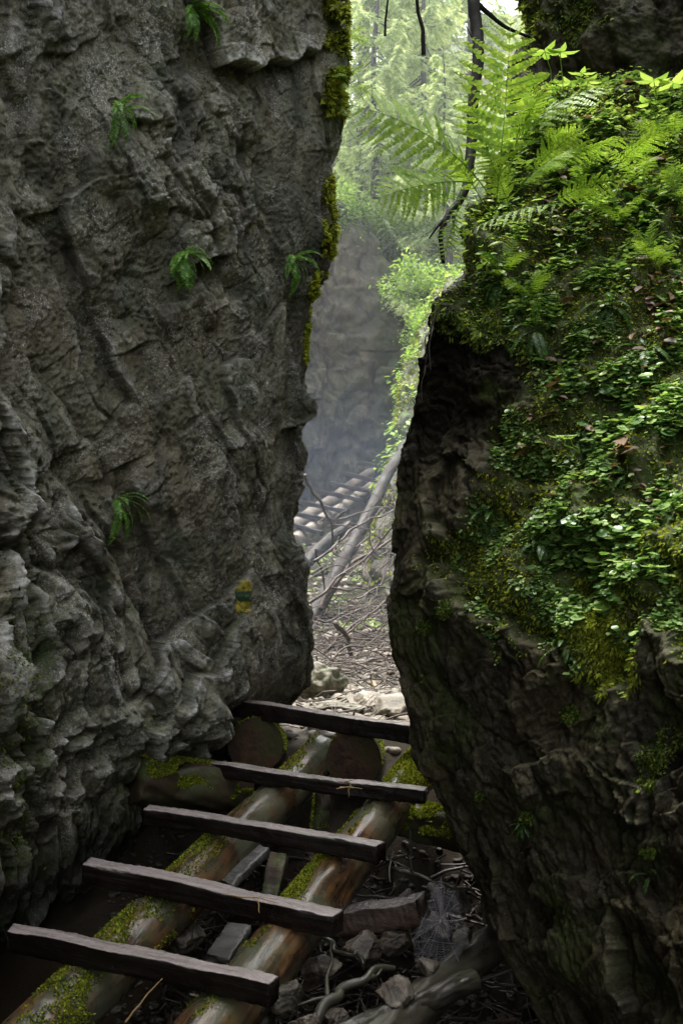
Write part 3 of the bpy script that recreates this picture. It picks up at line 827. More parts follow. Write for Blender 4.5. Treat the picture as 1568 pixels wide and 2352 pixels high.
# ---------------------------------------------------------------- logs, broken timbers
def log_thing(name, label, p, q, r0, r1, bark, seed, moss=0, endface=None, cat='log', mosst='moss', lump=.08, size=.016, bend=.01, grain=.002):
    p, q = np.asarray(p, float), np.asarray(q, float)
    t = root(name, label, cat, tuple((p + q) / 2))
    line = wander(p, q, 7, bend, seed)
    mb = MB(); add_tube(mb, line, np.linspace(r0, r1, 7), 48, lump, seed, 18, True, grain)
    b = part('bark', mb.mesh('bark'), bark, t)
    if endface is not None:
        d = unit(line[0] - line[1]); u = unit(np.array((0, 0, 1.)) - d * d[2]); s = np.cross(u, d)
        a = np.linspace(0, 2 * np.pi, 48, endpoint=False); rr = np.concatenate([[0.02], np.linspace(.12, .985, 10)])
        rad = r0 * rr[:, None] * (1 + lump * .5 * noise2(np.cos(a)[None] * 1.2 + 3, np.sin(a)[None] * 1.2, seed))
        Vv = p + d * .004 + u * (np.cos(a)[None] * rad)[..., None] + s * (np.sin(a)[None] * rad)[..., None] + d * (.006 * noise2(np.cos(a) * rr[:, None] * 7, np.sin(a) * rr[:, None] * 7, seed))[..., None]
        me = mesh_np('cut_face', Vv, grid_faces(11, 48, True))
        part('cut_face', me, endface, t)
    if moss:
        n = moss
        k = rng.random(n); a = rng.uniform(-1.9, 1.9, n)
        d = unit(q - p); u = unit(np.array((0, 0, 1.)) - d * d[2]); s = np.cross(u, d)
        nr_ = u * np.cos(a)[:, None] + s * np.sin(a)[:, None]
        P_ = p + (q - p) * k[:, None] + nr_ * (r0 + (r1 - r0) * k)[:, None] * .99
        w_ = fbm(k * np.linalg.norm(q - p) * 5 + seed, a * 1.5, 4, seed) + .35 * np.cos(a)
        kp = w_ > .18
        mm = MB(); moss_cards(mm, P_[kp], nr_[kp], size, .8)
        part(mosst, mm.mesh(mosst), M['moss'], t, kind='stuff')
    return t


log_thing('cut_log', 'mossy sawn log end beside the wall, under the top rung', at(588, 1712, 6.05), at(610, 1716, 6.9), .170, .16, M['old_bark'], 601, 7000, M['end_wood'])
log_thing('cut_log', 'dark sawn log end between the two ladder rails, under the top rung', at(812, 1742, 5.88), at(830, 1722, 6.6), .166, .155, M['old_bark'], 602, 5000, M['end_wood'])
log_thing('support_log', 'mossy rotting log lying between the wall and the ladder', at(312, 1790, 5.42), at(556, 1810, 5.8), .138, .13, M['old_bark'], 603, 40000, None, lump=.16, grain=.008)
log_thing('support_log', 'moss-topped log end jammed between ladder and shaded rock', at(905, 1872, 5.6), at(1090, 1915, 5.12), .105, .10, M['old_bark'], 604, 14000, None, lump=.16, grain=.006)
log_thing('stump', 'short mossy stump showing between the rails behind the third rung', at(733, 1900, 5.5), at(737, 1822, 5.55), .045, .035, M['old_bark'], 605, 2500, None, 'stump')


def plank_thing(name, label, l, r, wd, ht, mat, seed, cat='plank'):
    o = link(name, plank_mesh(name, l, r, wd, ht, seed, 1), mat)
    return tag(o, label, cat)


plank_thing('broken_plank', 'wet weathered squared timber lying behind the second lowest rung', at(760, 2090, 4.75), at(962, 2056, 4.62), .13, .11, M['brown_plank'], 701)
plank_thing('broken_plank', 'mossy splintered plank standing in the gap between the rails', at(615, 2075, 4.9), at(640, 1958, 5.1), .09, .05, M['old_bark'], 702)
plank_thing('broken_plank', 'pale grey split board below the second lowest rung', at(500, 2200, 4.5), at(550, 2118, 4.75), .12, .04, M['grey_wood'], 703)
plank_thing('broken_plank', 'dark plank leaning under the third rung', at(520, 2030, 4.9), at(602, 1940, 5.2), .09, .04, M['grey_wood'], 704)

M['debris_log'] = wood_mat('wet_dark_log', [(.3, (.008, .007, .005)), (.6, (.032, .027, .02)), (.75, (.09, .075, .06))], grain_scale=(34, 34, 3), rough=(.25, .55), along=tuple(unit(at(1140, 2140, 4.3) - at(820, 2335, 3.9))), green=(.05, .05, .03))
log_thing('fallen_log', 'squared wet fallen log slanting under the shaded rock at the bottom', at(830, 2425, 3.9), at(1235, 2080, 5.1), .088, .085, M['debris_log'], 611, 0, None, lump=.12, grain=.005)
log_thing('fallen_log', 'thin debarked log along the bottom edge beneath the wet slanting log', at(700, 2420, 3.85), at(1090, 2250, 4.3), .062, .045, M['debris_log'], 612, 0, None, lump=.16, grain=.003, bend=.012)


def stick(name, label, pts, rad, mat, seed, twigs=0, cat='branch', sides=8, spread=.3, group=None, amp=.012, fork=1.0):
    t = root(name, label, cat, tuple(pts[0]), group)
    pts = np.asarray(pts, float)
    full = []
    for i in range(len(pts) - 1):
        full.append(wander(pts[i], pts[i + 1], 5, amp, seed + i)[:-1])
    full = np.concatenate(full + [pts[-1:]])
    mb = MB(); add_tube(mb, full, np.linspace(rad, rad * .5, len(full)), sides, .12, seed, 4)
    if not twigs:
        COL.objects.unlink(t); bpy.data.objects.remove(t)
        return tag(link(name, mb.mesh(name), mat), label, cat, group)
    part('stem', mb.mesh('stem'), mat, t)
    r = np.random.default_rng(seed)
    for _ in range(twigs):
        k = r.integers(2, len(full) - 1); b = full[k]
        d = unit(full[k] - full[k - 1] + r.normal(size=3) * .8) * spread * r.uniform(.4, 1.2)
        tb = MB(); add_tube(tb, wander(b, b + d, 6, spread * .03, r.integers(9999)), np.linspace(rad * .4, rad * .15, 6), 5, .1, 1, 2)
        part('twig', tb.mesh('twig'), mat, t)
    return t


stick('branch', 'bent dark wet branch on the rubble right of the lowest rung', [at(712, 2400, 3.95), at(752, 2300, 4.1), at(800, 2262, 4.2), at(905, 2225, 4.35)], .028, M['debris_log'], 621, 3)
stick('branch', 'thin twig leaning on the stones beneath the long squared timber', [at(740, 2150, 4.5), at(790, 2190, 4.4), at(835, 2215, 4.35)], .012, M['debris_log'], 622)
stick('branch', 'gnarled upright branch behind the spider web', [at(985, 2035, 4.85), at(1010, 2080, 4.8), at(1028, 2140, 4.75)], .022, M['twig'], 623, 2, spread=.15)
stick('branch', 'tangle of wet roots and twigs below the shaded log end', [at(905, 1990, 5.0), at(960, 2010, 4.95), at(1010, 2030, 4.9), at(1090, 2045, 4.8)], .012, M['debris_log'], 624, 9, spread=.2)
stick('stalk', 'curved dry stalk below the lowest rung', [at(288, 2348, 3.8), at(330, 2295, 3.85), at(374, 2247, 3.9)], .004, M['straw'], 625, 0, 'stalk', amp=.003)

# ---------------------------------------------------------------- stones
def ico(sub):
    import bmesh
    bm = bmesh.new(); bmesh.ops.create_icosphere(bm, subdivisions=sub, radius=1)
    V = np.array([v.co[:] for v in bm.verts]); F = np.array([[v.index for v in f.verts] for f in bm.faces]); bm.free()
    return V, F


ICO = ico(5)


def stone_mesh(name, c, size, seed, mossy=0.0):
    r = np.random.default_rng(seed)
    V, F = ICO
    k = 16
    nn = unit(r.normal(size=(k, 3))); dd = r.uniform(.62, 1.0, k)
    q = V @ nn.T
    rad = np.where(q > .05, dd / np.maximum(q, .05), 9).min(1)
    rad = np.minimum(rad, 1.25)
    rad *= 1 + .10 * fbm(V[:, 0] * 3 + seed, V[:, 1] * 3 + V[:, 2] * 2, 6, seed, .6)
    S = np.asarray(size, float) if np.ndim(size) else np.array((1, .85, .7)) * size
    a = r.uniform(0, 6.28); R = np.array(Euler((r.uniform(-.3, .3), r.uniform(-.3, .3), a)).to_matrix())
    P = (V * rad[:, None] * S) @ R.T + np.asarray(c)
    me = mesh_np(name, P, F, {'cav': np.clip((rad - .85) * 1.2 + .5, 0, 1), 'moss': np.full(len(V), mossy)})
    return me


def on_ground(x, y, Ys):
    """where the ground sheet is met along the sight line through x, y (start distance Ys)"""
    for Y in np.linspace(3.2, 24, 1200):
        p = at(x, y, Y)
        if p[2] <= ground_z(p[0], p[1]): return p
    return at(x, y, Ys)


STONES = [
    (838, 2172, 4.5, .105, 'large angular brown stone beneath the long squared timber', 0), (778, 2138, 4.8, .07, 'pale small stone beside the large angular brown stone', 0),
    (1066, 2140, 4.5, .055, 'pale pitted stone behind the spider web', 0), (1112, 2085, 4.7, .05, 'knobby pale stone against the foot of the shaded rock', 0),
    (660, 2280, 4.15, .10, 'dark rough stone right of the lowest rung end', .1), (735, 2215, 4.35, .09, 'grey flat stone under the second lowest rung end', 0),
    (770, 2330, 4.05, .08, 'brown stone beside the bent wet branch', 0), (905, 2150, 4.6, .09, 'brown stone right of the large angular brown one', 0),
    (985, 2215, 4.35, .07, 'small brown stone below the spider web', 0), (1000, 2120, 4.8, .09, 'dark stone at the back of the rubble behind the web', 0),
    (700, 2345, 3.95, .075, 'wet stone at the bottom edge under the bent branch', 0), (905, 2270, 4.15, .10, 'dark stone behind the thin debarked log', 0),
    (420, 2140, 4.75, .12, 'dark stone in shadow between the two rails', .1), (600, 2330, 4.3, .10, 'shadowed stone below the right end of the lowest rung', 0),
    (930, 2060, 5.0, .08, 'wet black stone under the shaded log end', 0), (1040, 2060, 4.95, .10, 'wet stone under the tangle of roots', 0)]
for k_, (x, y, Y, s, lab, ms) in enumerate(STONES):
    tag(link('stone', stone_mesh('stone', at(x, y, Y) + np.array((0, 0, -.02)), s * .85, 800 + k_, ms), M['stone']), lab, 'stone')
BOULD = [(738, 1580, 9.5, (.20, .2, .17), 'mossy pale boulder at the edge of the left wall', .8, 'boulder'), (905, 1635, 7.4, (.24, .18, .12), 'sloping pale slab at the foot of the right-hand rock', .15, 'boulder'),
         (850, 1612, 8.2, (.18, .12, .07), 'flat pale stone on the sunlit gully bed', 0, 'stone'), (772, 1622, 7.8, (.22, .14, .06), 'low pale ledge just behind the top rung', .3, 'stone'),
         (895, 1595, 9.0, (.10, .08, .07), 'small cream stone near the fallen orange stick', 0, 'stone'), (835, 1585, 9.4, (.08, .07, .05), 'little pale stone in the middle of the sunlit bed', 0, 'stone')]
for k_, (x, y, Y, s, lab, ms, nm) in enumerate(BOULD):
    pb = on_ground(x, y + 12, Y); 
    tag(link(nm, stone_mesh(nm, pb + np.array((0, 0, s[2] * .35)), s, 850 + k_, ms), M['floor']), lab, nm)
# gravel and rubble: nobody could count it
mb = MB(); V0, F0 = ico(2)
r = np.random.default_rng(5)
for k_ in range(3000):
    if k_ == 1300:
        gravel_far = mb; mb = MB()
    if k_ < 900:
        X_ = r.uniform(-.9, 1.2); Y_ = r.uniform(6.4, 14); s = r.uniform(.012, .05)
    elif k_ < 1300:
        X_ = r.uniform(-1.0, 1.4); Y_ = r.uniform(11, 19); s = r.uniform(.02, .09)
    else:
        X_ = r.uniform(-1.3, 1.1); Y_ = r.uniform(3.4, 5.8); s = r.uniform(.006, .028)
    Z_ = float(ground_z(X_, Y_))
    nn = unit(r.normal(size=(9, 3))); q = V0 @ nn.T
    rad = np.minimum(np.where(q > .05, r.uniform(.6, 1, 9) / np.maximum(q, .05), 9).min(1), 1.3)
    mb.add(V0 * rad[:, None] * s * np.array((1, .9, .6)) + (X_, Y_, Z_ + s * .2), F0)
for gv, gm, gl in ((gravel_far, 'floor', 'pale gravel strewn along the sunlit gully bed'), (mb, 'stone', 'dark wet rubble and grit under the near ladder')):
  me = gv.mesh('gravel')
  a_ = me.attributes.new('cav', 'FLOAT', 'POINT'); a_.data.foreach_set('value', np.full(len(me.vertices), .62, np.float32))
  a_ = me.attributes.new('moss', 'FLOAT', 'POINT'); a_.data.foreach_set('value', np.zeros(len(me.vertices), np.float32))
  tag(link('gravel', me, M[gm]), gl, 'gravel', kind='stuff')

# ---------------------------------------------------------------- spider web
M['silk'] = wood_mat('spider_silk', [(.3, (.30, .30, .32)), (.7, (.5, .5, .55))], rough=(.2, .4), green=(.4, .4, .45))
wc = at(1010, 2115, 4.45); ux = unit(at(1060, 2105, 4.45) - wc); uy = np.cross(np.array((0, .25, 1.)), ux); uy = np.array((.05, .25, .97))
mb = MB(); spokes = []
r = np.random.default_rng(3)
for k_ in range(15):
    a = k_ / 15 * 2 * np.pi + r.uniform(-.1, .1); L_ = r.uniform(.13, .20) * (1.0 if math.sin(a) < 0 else .75)
    e = wc + ux * math.cos(a) * L_ * .75 + uy * math.sin(a) * L_ * 1.25
    spokes.append(e); add_tube(mb, np.array([wc, (wc + e) / 2 + r.normal(size=3) * .002, e]), .0005, 3, caps=False)
for ring in range(3, 22):
    f = ring / 22
    for k_ in range(15):
        if r.random() < .12: continue
        p = wc + (spokes[k_] - wc) * f; q = wc + (spokes[(k_ + 1) % 15] - wc) * f
        add_tube(mb, np.array([p, (p + q) / 2 - (0, 0, .003), q]), .00035, 3, caps=False)
tag(link('spider_web', mb.mesh('spider_web'), M['silk']), 'dusty spider web hanging over the rubble by the shaded rock', 'spider web')

# ---------------------------------------------------------------- trail blaze painted on the left wall
c_, _ = LW.near(558, 1372)
bx, by = LW.px, LW.py
dd = (bx - 558) ** 2 + (by - 1372) ** 2
k0 = np.unravel_index(np.argmin(np.where((np.abs(LW.P[..., 1] - c_[1]) < .6), dd, 1e9)), dd.shape)
r0_, r1_, c0_, c1_ = k0[0] - 60, k0[0] + 60, k0[1] - 60, k0[1] + 60
sub = LW.P[r0_:r1_, c0_:c1_] + LW.n2[r0_:r1_, c0_:c1_] * .003
sx, sy = bx[r0_:r1_, c0_:c1_], by[r0_:r1_, c0_:c1_]
wob = 1.2 * fbm(sx * .09, sy * .09, 3, 4)
inside = (np.abs(sx - 558 + wob) < 19) & (np.abs(sy - 1370 + wob) < 37)
F_ = grid_faces(*sx.shape)
F_ = F_[inside.ravel()[F_].all(1)][:, ::-1]
used, inv = np.unique(F_, return_inverse=True)
m, nt, out = nodes('faded_trail_paint'); N = NT(nt)
pos = N.n('ShaderNodeTexCoord').outputs['Object']
c = N.ramp(N.attr('band'), [(0, (.32, .26, .02)), (.30, (.30, .25, .02)), (.36, (.03, .075, .03)), (.62, (.03, .075, .03)), (.68, (.34, .28, .025)), (1, (.30, .24, .02))])
c = N.mix(N.lin(N.noise(pos, 55, 6, .75), .52, .60, 0, .8), c, (.06, .055, .035))
b = N.n('ShaderNodeBsdfPrincipled', {'Base Color': c, 'Roughness': .6}); nt.links.new(b.outputs[0], out.inputs[0])
me = mesh_np('trail_blaze', sub.reshape(-1, 3)[used], inv.reshape(F_.shape), {'band': np.clip((sy.ravel()[used] - 1333) / 74, 0, 1)})
tag(link('trail_blaze', me, m), 'faded yellow and green hiking blaze painted on the left wall', 'trail marker')

# ---------------------------------------------------------------- plants: ferns
def frond_mesh(name, L, pairs, width, e0, e1, style, seed, stalk=.18, sway=0.0, rr=.0016):
    """one fern leaf, base at origin, growing along +Y and arching; style: lance, strap, tri"""
    r = np.random.default_rng(seed)
    n = 40
    t = np.linspace(0, 1, n); el = e0 + (e1 - e0) * t ** 1.2; az = sway * t
    d = np.stack([np.cos(el) * np.sin(az), np.cos(el) * np.cos(az), np.sin(el)], -1)
    pts = np.concatenate([[[0, 0, 0]], np.cumsum(d[:-1], 0)]) * L / (n - 1)
    mb = MB()
    add_tube(mb, pts[::3], np.linspace(rr, rr * .3, len(pts[::3])), 5, tint=.15)
    ts = np.linspace(stalk, .985, pairs)
    s = (ts - stalk) / (1 - stalk)
    if style == 'strap': wl = width * np.minimum(1, np.minimum(s * 6 + .35, (1 - s) * 2.2 + .15))
    elif style == 'tri': wl = width * (1 - s) ** .8 * np.minimum(1, s * 4 + .55) + .003
    else: wl = width * np.sin(np.pi * np.clip(s * .82 + .16, 0, 1)) ** .8 + .002
    for tt, wi, si in zip(ts, wl, s):
        k = min(int(tt * (n - 1)), n - 2); p = pts[k] + (pts[k + 1] - pts[k]) * (tt * (n - 1) - k); f = d[k]
        side0 = unit(np.cross(f, (0, 0, 1.0)) if abs(f[2]) < .98 else np.array((1., 0, 0))); nrm = np.cross(side0, f)
        for sg in (-1, 1):
            jit = r.normal(size=3) * .07
            a = unit(side0 * sg + f * (.35 + .3 * si) + nrm * (.05 - .22) + jit)
            if style == 'strap':
                gap = L * (1 - stalk) / pairs
                add_cards(mb, T_PINNA, p[None], a[None], f[None], wi, gap * 1.0, r.random())
            else:
                m_ = max(4, int(9 + 5 * (1 - si)))
                q = np.linspace(.04, .96, m_); pl = wi * .115 * (1 - q) ** .55 * (1 + .25 * r.normal(size=m_)) + wi * .012
                bend = np.array((0, 0, -1.0)) * (q ** 2)[:, None] * wi * r.uniform(.05, .3) + f * ((q ** 2)[:, None] * wi * r.uniform(-.05, .22))
                pp = p + a * (q * wi)[:, None] + bend
                for s2 in (-1, 1):
                    a2 = unit(f * s2 * (1 if sg > 0 else 1) + a * .45)[None].repeat(m_, 0) + r.normal(size=(m_, 3)) * .08
                    add_cards(mb, T_PINNA, pp, a2, a[None].repeat(m_, 0), pl, np.full(m_, wi / m_ * 1.55), np.clip(r.random(m_) * .5 + .25 + .2 * si, 0, 1))
                add_tube(mb, np.stack([p, p + a * wi * .5 + bend[m_ // 2], p + a * wi + bend[-1]]), [rr * .5, rr * .35, rr * .2], 3, caps=False, tint=.3)
    return mb.mesh(name)


FR = {}
for v in range(4):
    FR['strap', v] = frond_mesh('frond', 1, 19, .13, .5 - .2 * v, -1.3, 'strap', 30 + v, .12, .3 * (v - 1.5), .006)
    FR['lance', v] = frond_mesh('frond', 1, 14, .20, .9 - .2 * v, -.25, 'lance', 40 + v, .22, .25 * (v - 1.5), .006)
for v in FR.values():
    v.materials.append(None)


def fern(label, p, normal, n, L, style, mat, seed, group, spread=1.0, lean=None, droop=0.0):
    r = np.random.default_rng(seed)
    t = root('fern', label, 'fern', tuple(p), group)
    nv = unit(np.asarray(normal, float))
    for k in range(n):
        me = FR[style, int(r.integers(4))]
        me_ = FRM[(style, me.name, mat)] if (style, me.name, mat) in FRM else None
        if me_ is None:
            me_ = me.copy(); me_.materials.clear(); me_.materials.append(M[mat]); FRM[(style, me.name, mat)] = me_
        o = bpy.data.objects.new('frond', me_); COL.objects.link(o)
        a = 2 * np.pi * (k + r.uniform(-.3, .3)) / n
        # fan around the outward normal
        tmp = unit(np.cross(nv, (0, 0, 1.)) + 1e-6); tm2 = np.cross(tmp, nv)
        f = unit(nv * .75 + spread * (tmp * math.cos(a) + tm2 * math.sin(a)) + np.array((0, 0, -droop)) + (np.asarray(lean) if lean is not None else 0))
        x = unit(np.cross(f, (0, 0, 1.)) if abs(f[2]) < .97 else np.array((1., 0, 0))); z = np.cross(x, f)
        s = L * r.uniform(.65, 1.15)
        o.matrix_local = Matrix(((x[0] * s, f[0] * s, z[0] * s, 0), (x[1] * s, f[1] * s, z[1] * s, 0), (x[2] * s, f[2] * s, z[2] * s, 0), (0, 0, 0, 1)))
        o.parent = t
    return t


FRM = {}
for x, y, n, L, sp, lab in ((410, 588, 13, .20, .75, 'drooping bright fern tuft in the middle of the left wall'), (660, 600, 11, .20, .9, 'fern tuft on the left wall nearest the bright gap'),
                            (258, 258, 8, .19, .9, 'small dark sparse fern high on the left wall'), (440, 22, 9, .22, .9, 'fern at the very top of the left wall, cut by the frame'),
                            (258, 1150, 9, .20, .8, 'fern growing with a hanging stalk on the lower left wall')):
    p, nn = LW.near(x, y)
    fern(lab, p + LW.N[LW.nr // 2, 330] * .04, unit(LW.N[LW.nr // 2, 330] * 1.0 + nn * .3), n + 5, L * 1.2, 'strap', 'fern_wall', int(x + y), 'ferns on the left wall', sp, None, .5)
p, nn = LW.near(246, 1200)
stick('stalk', 'long pale dead stalk hanging under the fern on the lower left wall', [p + nn * .03, p + nn * .05 + (0, 0, -.08), p + nn * .03 + (-.02, 0, -.19)], .004, M['twig'], 631, 0, 'stalk', amp=.002)

# the large arching ferns on the crest of the bank
M['fern_stalk'] = M['fern']


def big_frond(label, base, tip, L, width, style, seed, lift, roll=0.0, group='tall ferns on the crest of the bank', pairs=13):
    """one tall fern leaf from base towards tip"""
    base, tip = np.asarray(base, float), np.asarray(tip, float)
    t = root('fern', label, 'fern', tuple(base), group)
    me = frond_mesh('frond', np.linalg.norm(tip - base) * (1 + lift * .12), pairs, width, lift, -lift, style, seed, .25, 0, .0035)
    me.materials.append(M['fern'])
    o = bpy.data.objects.new('frond', me); COL.objects.link(o)
    f = unit(tip - base); x = unit(np.cross(f, (0, 0, 1.)) if abs(f[2]) < .9 else np.array((1., .15, 0)) - f * f[0]); z = np.cross(x, f)
    R = Matrix(((x[0], f[0], z[0]), (x[1], f[1], z[1]), (x[2], f[2], z[2]))) @ Matrix.Rotation(roll, 3, 'Y')
    o.matrix_local = R.to_4x4(); o.parent = t
    return t


big_frond('tall upright backlit fern frond rising above the bank crest', at(1138, 470, 4.9), at(1165, 55, 4.75), 1, .26, 'lance', 71, .10, 0, pairs=12)
big_frond('long fern frond arching out over the gap', at(1118, 440, 4.9), at(800, 258, 4.7), 1, .20, 'lance', 72, .5, -1.3)
big_frond('low bright fern frond pointing over the gap', at(1085, 420, 4.85), at(868, 462, 4.6), 1, .17, 'lance', 73, .35, -1.2)
big_frond('fern frond sweeping over the bank towards the upper rock', at(1120, 400, 5.0), at(1400, 215, 4.9), 1, .15, 'lance', 74, .45, .7)
big_frond('fern frond hanging against the pale gap below the sapling root', at(1060, 440, 5.0), at(1012, 600, 5.0), 1, .06, 'lance', 75, .2, .5)
big_frond('long thin fern frond lying across the bank', at(1360, 470, 4.55), at(1085, 540, 4.5), 1, .10, 'lance', 76, .3, -.4)
big_frond('wide fern frond in the middle of the bank', at(1180, 450, 4.75), at(1310, 350, 4.6), 1, .16, 'lance', 77, .3, .5)
xr = np.random.default_rng(66)
for k_, (bx_, by_, tx_, ty_, wd_, lab) in enumerate(((1150, 440, 1075, 225, .12, 'narrow frond left of the tall upright one'), (1165, 430, 1290, 180, .13, 'frond leaning towards the upper rock beside the tall one'),
        (1200, 420, 1340, 300, .12, 'frond spread flat over the upper slope below the seedlings'), (1110, 470, 1010, 355, .10, 'short frond under the long arching one'),
        (1260, 400, 1450, 330, .12, 'frond reaching right along the top of the slope'), (1180, 500, 1120, 360, .10, 'frond at the base of the tall upright one'),
        (1240, 480, 1420, 420, .11, 'frond lying right across the middle of the upper slope'), (1400, 400, 1545, 300, .12, 'frond at the right end of the slope top'))):
    big_frond(lab, at(bx_, by_, 4.95), at(tx_, ty_, 4.75), 1, wd_, 'lance', 400 + k_, .4, xr.uniform(-.6, .6), pairs=13)
bank_ferns = [(1230, 300, .42, 'feathery fern just below the upper rock'), (1330, 440, .38, 'bright fern clump in the middle of the slope'), (1260, 430, .36, 'fern clump behind the lying frond'),
              (1470, 430, .38, 'fern among dead leaves on the upper slope'), (1540, 330, .36, 'fern near the top of the slope beside the tall broadleaf'), (1160, 640, .30, 'hanging fern above the dark hollow'),
              (1225, 690, .28, 'small fern drooping into the dark hollow'), (1500, 620, .30, 'fern half hidden in clover on the slope'), (1420, 520, .34, 'fern over reddish dead leaves'),
              (1080, 560, .25, 'fern at the outer corner of the bank'), (1550, 480, .32, 'pale fern at the edge of the slope'), (1290, 370, .34, 'upright fern under the broadleaf seedlings')]
for k_, (x, y, L, lab) in enumerate(bank_ferns):
    p, nn = RW.near(x, y)
    fern(lab, p, unit(nn * .5 + (0, -.2, .7)), 6, L * .8, 'lance', 'fern', 900 + k_, 'ferns on the planted bank', 1.1, (-.2, -.2, 0), 0)
for k_, (x, y, L, n, lab) in enumerate(((1130, 1180, .17, 6, 'small fern on the lower left of the moss'), (1200, 1895, .09, 6, 'tiny bright fern alone on the dark lower rock'), (1330, 1010, .16, 7, 'small grey-green fern in the clover patch'),
                                        (1440, 1090, .15, 6, 'little fern inside the clover patch near yellow moss'), (1300, 1480, .14, 4, 'single hanging fern leaf beside the yellow moss'), (1490, 2010, .10, 3, 'thin fern leaf hanging on the bare lower rock'), (1150, 640, .22, 8, 'fern drooping over the dark hollow beside the root'), (1230, 760, .2, 7, 'grey-green fern at the lip of the dark hollow'),
        (1480, 800, .2, 7, 'spreading fern on the right part of the clover slope'), (1400, 700, .2, 7, 'fern in the middle of the slope above the clover'), (1290, 880, .18, 7, 'fern hanging at the inner edge of the clover'), (1540, 1180, .16, 6, 'fern low at the edge of the picture beside yellow moss'), (1250, 1250, .15, 6, 'fern dangling from the lower hem of moss'))):
    p, nn = RW.near(x, y)
    fern(lab, p, unit(nn + (0, 0, .2)), n, L, 'strap', 'fern_dark', 950 + k_, 'small ferns on the right-hand rock', .9, (-.2, 0, 0), .5)

# ---------------------------------------------------------------- plants: moss, clover, litter on the bank
def leaf_field(name, label, surf, mask, n, size, mat, tpl, flat, hang=0.0, wide=.9, lift=.01, cat='ground cover', tint=None):
    P_, Nn = surf.scatter(mask, n)
    mb = MB()
    up = np.array((0, 0, 1.))
    if flat:
        nrm = unit(up * flat + Nn * .35 + rnd_dirs(n) * .38)
        A = rnd_dirs(n); A = unit(A - nrm * (A * nrm).sum(-1, keepdims=True)); B = np.cross(nrm, A)
        L = size * np.clip(rng.lognormal(-.15, .42, n), .3, 2.2)
        add_cards(mb, tpl, P_ + Nn * (lift * rng.random((n, 1)) * 2 + .004), A, B, L, L * wide, tint)
    else:
        moss_cards(mb, P_, Nn, size, .7, tpl, hang, wide, tint)
    return tag(link(name, mb.mesh(name), M[mat]), label, cat, kind='stuff')


U, V = RW.U, RW.Vv; bx, by = RW.px, RW.py
hid = sstep(RW.U[0, 62], RW.U[0, 84], U) * sstep(1750, 1640, bx)
cl = fbm(U * 2.2, V * 2.2, 4, 700); cl2 = fbm(U * 5, V * 5, 4, 710)
vm = veg * hid
low_m = sstep(1150, 1400, by)
clover_m = vm * sstep(1120, 1330, bx) * sstep(.05, .4, cl + .28) * sstep(1480, 1380, by) * sstep(-.25, .15, cl2) * (1 - .55 * sstep(1480, 1568, bx) * low_m)
leaf_field('ground_cover', 'clover-like round glossy leaves covering the planted bank', RW, clover_m + vm * .04 * sstep(700, 500, by), 15000, .030, 'clover', T_ROUND, 1.0, 0, .95, .02)
leaf_field('ground_cover', 'tiny pale rounded leaves creeping over the middle of the bank', RW, vm * sstep(1000, 1150, bx) * sstep(-.1, .3, cl2) * sstep(560, 800, by), 18000, .015, 'clover', T_ROUND, .7, 0, 1.0, .008)
moss_m = vm * np.clip(sstep(.15, -.25, cl) + .25 + sstep(60, 25, np.abs(bx - 1395)) * low_m * 2, 0, 2)
leaf_field('moss', 'yellow-green feathery moss hanging from the planted bank', RW, moss_m, 60000, .021, 'moss', T_PINNA, 0, .9, .38, cat='moss')
leaf_field('moss', 'dark green moss lining the hollows of the planted bank', RW, vm * (sstep(-.2, .3, cl2) + .35), 85000, .018, 'moss_dark', T_PINNA, 0, .6, .45, cat='moss')
tuft = sstep(80, 30, np.hypot((bx - 1390 - .25 * (by - 1480)) * 1.1, (by - 1470) * .55) + 28 * fbm(U * 9, V * 5, 3, 715)) * hid
leaf_field('moss', 'bright yellow hanging beard of moss below the clover patch', RW, tuft, 12000, .028, 'moss', T_PINNA, 0, 1.3, .24, cat='moss', tint=np.clip(rng.normal(.5, .3, 12000), 0, 1))
lip = hid * sstep(45, 10, np.abs(by - (725 + 70 * (bx - 1000) / 230 + 30 * fbm(U * 7, V * 2, 3, 716)))) * sstep(990, 1010, bx) * sstep(1260, 1200, bx)
leaf_field('moss', 'ragged dark moss drooping over the lip of the black hollow', RW, lip + 1e-9, 6000, .035, 'moss_dark', T_PINNA, 0, 1.3, .3, cat='moss')
spots = np.zeros_like(bx)
for x, y, s in ((1500, 1745, 45), (1540, 1700, 40), (1480, 1800, 30), (1180, 1490, 35), (960, 1290, 25), (975, 1440, 20), (1020, 1400, 25), (1075, 1240, 30), (1210, 1880, 18), (1100, 1830, 15), (960, 1560, 15), (1310, 1640, 25), (1490, 1960, 18)):
    spots = np.maximum(spots, sstep(s, s * .3, np.hypot(bx - x, by - y)))
leaf_field('moss', 'scattered small moss patches on the bare shaded rock', RW, spots * hid * sstep(-.3, .2, cl2), 9000, .015, 'moss_dark', T_PINNA, 0, .8, .45, cat='moss')
leaf_field('leaf_litter', 'brown and reddish dead leaves lying on the bank', RW, vm * (sstep(.1, .4, fbm(U * 3, V * 3, 3, 720)) + .05) * sstep(1300, 1000, by) * sstep(1120, 1300, bx), 900, .060, 'litter', T_LEAF, .8, 0, .6, .02, cat='dead leaves')
leaf_field('ground_cover', 'sprouting bright little leaves on the upper slope of the bank', RW, vm * sstep(720, 480, by) * sstep(-.2, .2, cl2), 7000, .034, 'broad', T_LEAF, .8, 0, .55, .05)
leaf_field('moss', 'mossy fringe on the dark rock above the bank', UW, mu * sstep(1500, 1250, UW.px) * sstep(260, 60, UW.py), 12000, .04, 'moss_dark', T_PINNA, 0, .8, .4, cat='moss')
